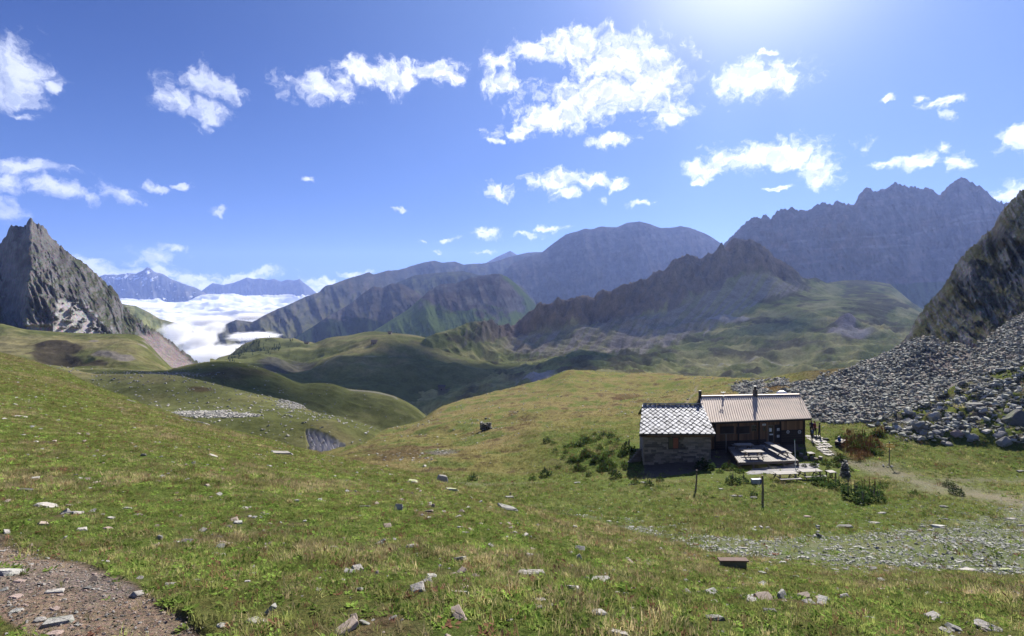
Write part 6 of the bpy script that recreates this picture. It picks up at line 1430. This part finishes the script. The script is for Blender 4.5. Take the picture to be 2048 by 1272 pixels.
# ------------------------------------------------------------------ stones one can point at
def stone(px, py, w, kind, mat, label=None, group=None, hsc=1.0, yaw=None, tilt=None, name='rock', cat='rock'):
    h = look(px, py)
    if h is None: return
    p, n, d = h; s = w / FOC * p.y; me = rock_mesh(kind, r6.randrange(5), mat)
    o = link(name, me); yw = r6.uniform(-.5, .5) + (math.pi if r6.random() < .5 else 0) if yaw is None else yaw
    M = Matrix.Translation(p + V3((0, 0, s * hsc * (-.01 if kind != 'spike' else .22)))) @ align(n, yw, r6.uniform(-.12, .12) if tilt is None else tilt) @ Matrix.Diagonal((s, s, s * hsc, 1))
    o.matrix_world = M; tag(o, label, cat, group); return o
G_, P_, D_2, K_, Y_ = M_STONE, M_STONEP, M_STONED, M_STONEPK, M_STONEY
ST = [(50, 981, 30, 'flat', D_2, 'dark flat stone in the grass at the left edge'), (92, 1012, 42, 'flat', P_, 'long pale stone, left one of a slanting pair in the grass'), (148, 1027, 40, 'flat', P_, 'long pale stone, right one of a slanting pair in the grass'),
 (139, 1011, 16, 'block', G_, 'small grey stone just above the slanting pair'), (221, 1036, 18, 'flat', P_, 'small pale wedge of stone above the pinkish one'), (214, 1057, 20, 'flat', K_, 'small pinkish stone below the pale wedge'), (255, 1017, 18, 'flat', G_, 'small grey stone in green grass right of the slanting pair'),
 (319, 1078, 13, 'spike', G_, 'small upright grey stone'), (355, 1085, 20, 'flat', G_, 'flat grey stone right of the small upright one'), (437, 1076, 24, 'block', D_2, 'dark flat topped stone behind the pink pointed one'), (449, 1091, 46, 'flat', K_, 'pale pink pointed stone, largest of a cluster of three'),
 (437, 1109, 32, 'slab', G_, 'bluish flat slab in front of the pink pointed stone'), (439, 1125, 20, 'slab', G_, 'small flat slab nearest us below the cluster'), (500, 1096, 15, 'flat', K_, 'small reddish stone right of the cluster'), (662, 1095, 36, 'slab', P_, 'long whitish flat slab in the middle of the meadow'),
 (209, 1124, 22, 'flat', P_, 'pale stone near the edge of the footpath grass'), (400, 848, 44, 'slab', P_, 'broad pale slab on the skyline of the meadow'), (372, 842, 26, 'block', D_2, 'dark edged slab left of the broad pale one'), (262, 803, 24, 'slab', P_, 'pale slab on the skyline further left'),
 (241, 817, 16, 'block', G_, 'grey stone below the far left skyline slab'), (562, 907, 46, 'slab', P_, 'long pale slab with a dark underside on the meadow edge'), (425, 911, 22, 'slab', P_, 'thin pale slab left of the one with the dark underside'), (40, 834, 26, 'slab', P_, 'pale slab low on the far left of the slope'),
 (659, 913, 22, 'flat', P_, 'pale stone on the meadow edge above the grey gully'), (340, 1169, 28, 'flat', G_, 'grey stone in cropped turf by the path'), (395, 1161, 20, 'flat', P_, 'pale stone in a bare patch by the path'), (495, 1163, 14, 'block', P_, 'small white stone alone in brownish turf'),
 (511, 1242, 44, 'slab', P_, 'long pale slab half buried near the bottom edge'), (443, 1251, 22, 'flat', G_, 'grey stone near the bottom edge left of the long slab'), (797, 1020, 22, 'spike', P_, 'pale upright stone standing out of the meadow'), (824, 964, 28, 'block', Y_, 'greenish white block on the meadow skyline'),
 (884, 965, 26, 'spike', P_, 'pale pointed stone on the meadow skyline'), (903, 980, 28, 'flat', Y_, 'yellow lichened stone just under the skyline'), (730, 1014, 34, 'slab', D_2, 'dark pinkish slab in the grass left of the upright stone'), (1014, 1016, 50, 'slab', G_, 'long grey slab lying along the meadow edge'),
 (1019, 996, 20, 'block', G_, 'grey stone under the tiny cairn'), (920, 1056, 18, 'block', G_, 'rounded grey stone, the upper of a close pair'), (930, 1066, 20, 'flat', P_, 'flat stone, the lower of a close pair'), (826, 1093, 32, 'flat', G_, 'broad grey stone flush with the turf'),
 (711, 1103, 24, 'block', G_, 'bluish grey stones left of the flush one'), (1065, 1150, 74, 'flat', P_, 'large pale flat rock with a gritty top in the near meadow'), (1195, 1166, 76, 'flat', G_, 'large grey rock with a sharp raised left end'), (1137, 1177, 50, 'flat', P_, 'low pale rock between the two large ones'),
 (1019, 1175, 28, 'block', P_, 'whitish stone below the large flat rock'), (922, 1185, 38, 'slab', G_, 'thin slab edge showing through green turf'), (857, 1155, 15, 'flat', P_, 'small white stone in dark turf'), (1132, 1203, 18, 'block', P_, 'bright white stone below the low pale rock'),
 (1077, 1215, 26, 'flat', G_, 'grey stone at the end of a row of three'), (1081, 1199, 26, 'slab', P_, 'flat stone at the start of a row of three'), (1103, 1210, 16, 'flat', P_, 'small stone between the row of three'), (1198, 1226, 36, 'block', P_, 'pale cracked rock near the bottom edge'),
 (1021, 1241, 16, 'block', P_, 'small whitish stone in a stony gap'), (1238, 1267, 52, 'slab', P_, 'wide pale slab cut by the bottom edge of the picture'), (1586, 1155, 28, 'flat', Y_, 'yellowish lichened stone in the grass right of the trough'), (1540, 1224, 30, 'block', D_2, 'dark grey block in the near grass'),
 (1430, 1237, 38, 'flat', G_, 'grey rock with a notched top in the near grass'), (1740, 1238, 28, 'block', G_, 'grey block in the near grass at the right'), (1655, 1223, 20, 'slab', P_, 'thin pale stone left of the grey block'), (1900, 1208, 46, 'slab', P_, 'long low pale slab in the grass, far right'),
 (1614, 1194, 36, 'slab', G_, 'low lichened slab in the middle of the near grass'), (2011, 1141, 28, 'block', Y_, 'yellow green lichened block at the far right'), (1933, 1142, 52, 'slab', P_, 'broad slab left of the yellow green block'), (1928, 1154, 22, 'flat', G_, 'small slab under the broad one'),
 (1690, 1055, 32, 'block', D_2, 'large dark boulder on the grass of the hollow'), (1750, 1046, 26, 'slab', P_, 'pale angular slab right of the dark boulder'), (1877, 1054, 32, 'flat', G_, 'big grey boulder with a slanting face'), (1846, 1054, 16, 'block', G_, 'upright stone left of the slanting boulder'),
 (1820, 1063, 28, 'slab', G_, 'flat slab left of the upright stone'), (1861, 1061, 14, 'flat', P_, 'small stone between the slanting boulder and its slab'), (1764, 1027, 18, 'flat', P_, 'pale flat stone above the angular slab'), (1614, 1034, 17, 'block', K_, 'brownish boulder on the green of the hollow'),
 (1434, 1034, 11, 'block', D_2, 'small dark stone on the left of the hollow floor'), (1888, 1014, 18, 'block', D_2, 'dark stone above the slanting boulder near the track'), (1892, 1039, 13, 'block', D_2, 'dark lump between the track stone and the slanting boulder'), (1914, 1059, 20, 'slab', G_, 'slab right of the slanting boulder'),
 (1940, 1122, 20, 'slab', D_2, 'dark slab on the stony floor above the broad slab'), (1953, 1107, 18, 'block', D_2, 'dark tilted stone on the stony floor'), (1808, 1098, 18, 'slab', D_2, 'dark slab on the middle of the stony floor'), (1486, 1097, 26, 'slab', P_, 'pale slab at the left of the stony floor'),
 (2021, 1038, 26, 'slab', P_, 'pale slab at the right edge below the track'), (1994, 1035, 15, 'flat', G_, 'grey stone left of the right edge slab'), (2041, 943, 16, 'block', D_2, 'dark boulder cut by the right edge beside the track'), (1468, 992, 14, 'flat', G_, 'flat grey stone on the slope below the darkest clump'),
 (1442, 978, 11, 'flat', P_, 'small pale stone left of the darkest clump'), (1508, 996, 18, 'block', D_2, 'black looking rock left of the tall post foot'), (1482, 993, 13, 'block', D_2, 'small black rock left of the larger one'), (1287, 966, 16, 'block', G_, 'grey rock among the plants below the hut shade'),
 (1304, 977, 12, 'flat', P_, 'pale rock at the end of the little row below the hut shade'), (1262, 970, 14, 'block', D_2, 'dark rock at the start of the little row below the hut shade'), (1155, 966, 14, 'flat', G_, 'grey stone on the hollow edge left of the shade'), (1941, 1247, 16, 'block', P_, 'small pale stone near the lower right'), (1991, 1247, 16, 'block', G_, 'small grey stone near the lower right corner'),
 # footpath
 (14, 1146, 60, 'flat', G_, 'large smooth grey slab set in the footpath'), (117, 1243, 62, 'slab', G_, 'long grey slab lying slantwise on the footpath'), (78, 1241, 26, 'block', P_, 'whitish stone joined to the slanting slab'), (111, 1183, 40, 'slab', P_, 'thin pale sliver of stone on the footpath'),
 (176, 1177, 20, 'block', D_2, 'rounded blue grey stone on the footpath'), (33, 1194, 26, 'flat', K_, 'tan stone with a dark underside on the path'), (38, 1163, 24, 'flat', K_, 'tan flat stone below the large smooth slab'), (33, 1223, 26, 'flat', G_, 'grey stone at the grassy corner of the path'),
 (107, 1268, 34, 'flat', K_, 'tan rough stone at the bottom edge of the path'), (110, 1218, 20, 'flat', K_, 'brownish stone above the slanting slab'), (141, 1255, 11, 'block', K_, 'round tan pebble below the slanting slab'), (155, 1250, 15, 'flat', G_, 'blue grey pebble right of the round tan one'), (120, 1190, 14, 'flat', K_, 'tan stone under the thin sliver')]
for (px, py, w, kd, mt, lab) in ST: stone(px, py, w * 1.08, kd, mt, lab, hsc={'slab': .9, 'flat': .85, 'block': .6, 'spike': .85}[kd])
for i in range(34):
    px, py = r6.uniform(5, 300), r6.uniform(1110, 1268)
    if path_mask(np.array([px]), np.array([py]), 0)[0] < .6: continue
    stone(px, py, r6.uniform(5, 11), 'block', r6.choice((P_, K_, G_)), 'pebble lying loose on the footpath', 'pebbles loose on the footpath', name='pebble', cat='pebble')
for i in range(40):
    px = r6.uniform(0, 2040); py = r6.uniform(0, 1); cy_ = np.interp(px, [0, 330, 800, 1250, 1700, 2048], [715, 830, 948, 1070, 1140, 1155]); py = cy_ + (1262 - cy_) * py ** 1.5
    if path_mask(np.array([px]), np.array([py]), 0)[0] > .2: continue
    stone(px, py, r6.uniform(8, 15), r6.choice(('flat', 'slab', 'block')), r6.choice((P_, G_, G_)), 'small stone bedded in the turf of the near slope', 'small stones in the near turf')
for i in range(46):
    px = r6.uniform(1080, 2048); t = np.interp(px, [1080, 1250, 1500, 1700, 2048], [1020, 1045, 1080, 1070, 1025]); b = np.interp(px, [1080, 1250, 1450, 1700, 2048], [1024, 1066, 1108, 1132, 1148])
    stone(px, r6.uniform(t, b), r6.uniform(9, 18), r6.choice(('flat', 'slab')), r6.choice((P_, G_, M_SCREE)), 'flat stone on the stony floor of the hollow', 'flat stones on the stony floor')
RB = [(1873, 812, 26, 'slab', D_2, 'dark flat boulder above the mossy rubble, left'), (1870, 838, 26, 'spike', G_, 'tall pale faced boulder standing in the rubble'), (1908, 832, 30, 'slab', G_, 'wide boulder with a dark hollow under it'), (1838, 858, 28, 'spike', G_, 'leaning pale slab at the left of the rubble'),
 (1896, 889, 20, 'block', P_, 'pale block at the lower edge of the rubble, beside the grass'), (1945, 876, 26, 'block', G_, 'grey block low in the middle of the rubble'), (1950, 815, 44, 'block', D_2, 'large dark boulder high in the rubble'), (2008, 884, 30, 'block', G_, 'grey boulder at the lower right of the rubble'),
 (2035, 838, 50, 'block', D_2, 'large dark boulder at the right edge of the rubble'), (2000, 868, 26, 'flat', P_, 'pale stone propped over the lower right boulder'), (1998, 842, 16, 'block', P_, 'small white faced stone in the rubble'), (1825, 875, 18, 'block', D_2, 'dark boulder at the lower left tip of the rubble'),
 (1735, 846, 18, 'block', D_2, 'dark boulder at the foot of the scree, by the grass'), (1924, 768, 18, 'block', D_2, 'dark stone on the bright scree above the mossy mound'), (1995, 742, 24, 'flat', D_2, 'dark slab on the scree under the cliff'), (1882, 855, 22, 'flat', G_, 'grey stone in the heart of the rubble'), (1915, 867, 24, 'flat', K_, 'pinkish stone in the rubble')]
for a in RB: stone(*a, hsc=.85)
for i in range(80):
    px = r6.uniform(1790, 2048); lo = np.interp(px, [1740, 1800, 1860, 1950, 2048], [852, 876, 885, 888, 893]); up = np.interp(px, [1740, 1800, 1850, 1900, 1950, 2048], [848, 845, 825, 800, 785, 745])
    stone(px, r6.uniform(up, lo), r6.uniform(9, 20), r6.choice(('flat', 'block', 'slab')), r6.choice((G_, G_, D_2, P_)), 'angular boulder in the mossy rubble under the cliff', 'boulders of the mossy rubble', hsc=.9, name='boulder', cat='boulder')
for i in range(110):
    px = r6.uniform(1600, 2040); py = r6.uniform(700, 845)
    if scree_mask(np.array([px]), np.array([py]))[0] < .5: continue
    stone(px, py, r6.uniform(8, 13), r6.choice(('flat', 'block')), r6.choice((M_SCREE, G_, D_2)), 'block in the grey scree behind the hut', 'blocks of the grey scree', hsc=.9, name='boulder', cat='boulder')

# ------------------------------------------------------------------ conifers on the valley rim, chalets far away
def far_look(gname, px, py):
    P, X, Y, c, k = GRID[gname]; d = (X[:k + 1] - px) ** 2 + (Y[:k + 1] - py) ** 2; i = np.unravel_index(np.argmin(d), d.shape); return V3(P[i])
M_CON = plant_mat('conifer', 1.0, 0.5, True, trans=0.1)
def conifer_mesh(seed):
    r = random.Random(seed); V = []; F = []
    for l in range(7):
        z = .12 + l * .125; rad = .24 * (1 - l / 7.3) * r.uniform(.85, 1.15)
        for k in range(7):
            a = k * .898 + r.uniform(-.2, .2); b = a + .55; m = len(V)
            V += [(0, 0, z + .17), (math.cos(a) * rad, math.sin(a) * rad, z - .03 * r.random()), (math.cos(b) * rad * .8, math.sin(b) * rad * .8, z + .02)]; F.append((m, m + 1, m + 2))
    me = bpy.data.meshes.new('conifer'); me.from_pydata(V, [], F); me.materials.append(M_CON); return me
def woods():
    CM = [conifer_mesh(s) for s in range(4)]; pts = []
    P, X, Y, c, k = GRID['valley_hill']; crest = "420,745 440,724 460,718 476,706 500,692 519,684 566,682 599,684 628,688 657,677"
    for i in range(900):
        px = r6.uniform(455, 665); cy_ = float(curve(crest, np.array([px]))[0])
        if px > 560 and r6.random() < .75: continue
        py = cy_ + abs(r6.gauss(0, 9 if px < 560 else 4)); q = far_look('valley_hill', px, py)
        if px > 585: continue
        if fbm(np.array([px / 14]), np.array([py / 6]), o=2, seed=5)[0] < -.15: continue
        pts.append((q, r6.uniform(3.5, 7)))
    n = len(pts); P_ = np.array([tuple(p) for p, _ in pts]); s = np.array([h for _, h in pts])
    rot = np.zeros((n, 3)); rot[:, 2] = rng.random(n) * 6.28
    scatter('conifer_wood', P_, rot, np.stack([s, s, s], -1), rng.integers(0, 4, n), CM, np.tile((0.030, 0.048, 0.022), (n, 1)), 'dark conifer wood along the rim of the valley hill')
woods()
def chalet(gname, px, py, w, label):
    p = far_look(gname, px, py); T = Thing('chalet', p, label, 'house'); h = w * .55; b_ = B()
    hexa(b_, [p + V3(v) for v in ((-w / 2, 0, -3), (w / 2, 0, -3), (w / 2, w * .7, -3), (-w / 2, w * .7, -3))], [p + V3(v) for v in ((-w / 2, 0, h), (w / 2, 0, h), (w / 2, w * .7, h), (-w / 2, w * .7, h))]); T.part('wall', b_, M_WSTONE)
    b_ = B(); e = w * .1
    hexa(b_, [p + V3((-w / 2 - e, -e, h)), p + V3((w / 2 + e, -e, h)), p + V3((w / 2 + e, w * .7 + e, h)), p + V3((-w / 2 - e, w * .7 + e, h))], [p + V3((-w / 2 - e, w * .35 - .1, h + w * .3)), p + V3((w / 2 + e, w * .35 - .1, h + w * .3)), p + V3((w / 2 + e, w * .35 + .1, h + w * .3)), p + V3((-w / 2 - e, w * .35 + .1, h + w * .3))]); T.part('roof', b_, M_MORTAR)
    b_ = B(); hexa(b_, [p + V3(v) for v in ((-.8, -.1, 0), (.8, -.1, 0), (.8, .1, 0), (-.8, .1, 0))], [p + V3(v) for v in ((-.8, -.1, 2), (.8, -.1, 2), (.8, .1, 2), (-.8, .1, 2))]); T.part('door', b_, M_WOODD)
chalet('valley_hill', 748, 703, 9, 'lone stone barn on the middle of the far green plateau'); chalet('valley_hill', 612, 688, 8, 'tiny stone barn at the left rim of the far plateau'); chalet('valley_hill', 883, 778, 8, 'small shepherd hut low on the shaded valley side')
chalet('valley_hill', 779, 668, 7, 'tiny barn near the skyline of the far plateau')

# ------------------------------------------------------------------ high clouds above the frame, whose shade lies on the valley
def high_cloud(G, rx, ry, seed):
    t = (3000.0 - G.z) / sun_dir.z; c = G + sun_dir * t; bm = B(); bmesh.ops.create_icosphere(bm, subdivisions=5, radius=1.0)
    co = np.array([tuple(v.co) for v in bm.verts]); n = fbm(co[:, 0] * 2.2 + seed, co[:, 1] * 2.2, co[:, 2] * 2.2, o=5, seed=seed)
    for v, k in zip(bm.verts, n): v.co = v.co * (1 + 0.75 * float(k)); v.co.z *= (1 if v.co.z > 0 else .4)
    for v in bm.verts: v.co = V3((v.co.x * rx, v.co.y * ry, v.co.z * rx * .45))
    o = link('high_cloud', to_mesh('high_cloud', bm, bpy.data.materials['cloud'], True)); o.location = c
    tag(o, 'white cloud high above the picture that shades the valley', 'cloud', 'clouds above the picture'); o['kind'] = 'stuff'
high_cloud(far_look('valley_hill', 880, 775), 190, 150, 1)
high_cloud(far_look('valley_hill', 660, 760), 90, 80, 2)
high_cloud(far_look('dark_hill', 470, 765), 55, 45, 3)
high_cloud(far_look('rocky_ridge', 1560, 655), 48, 60, 4)
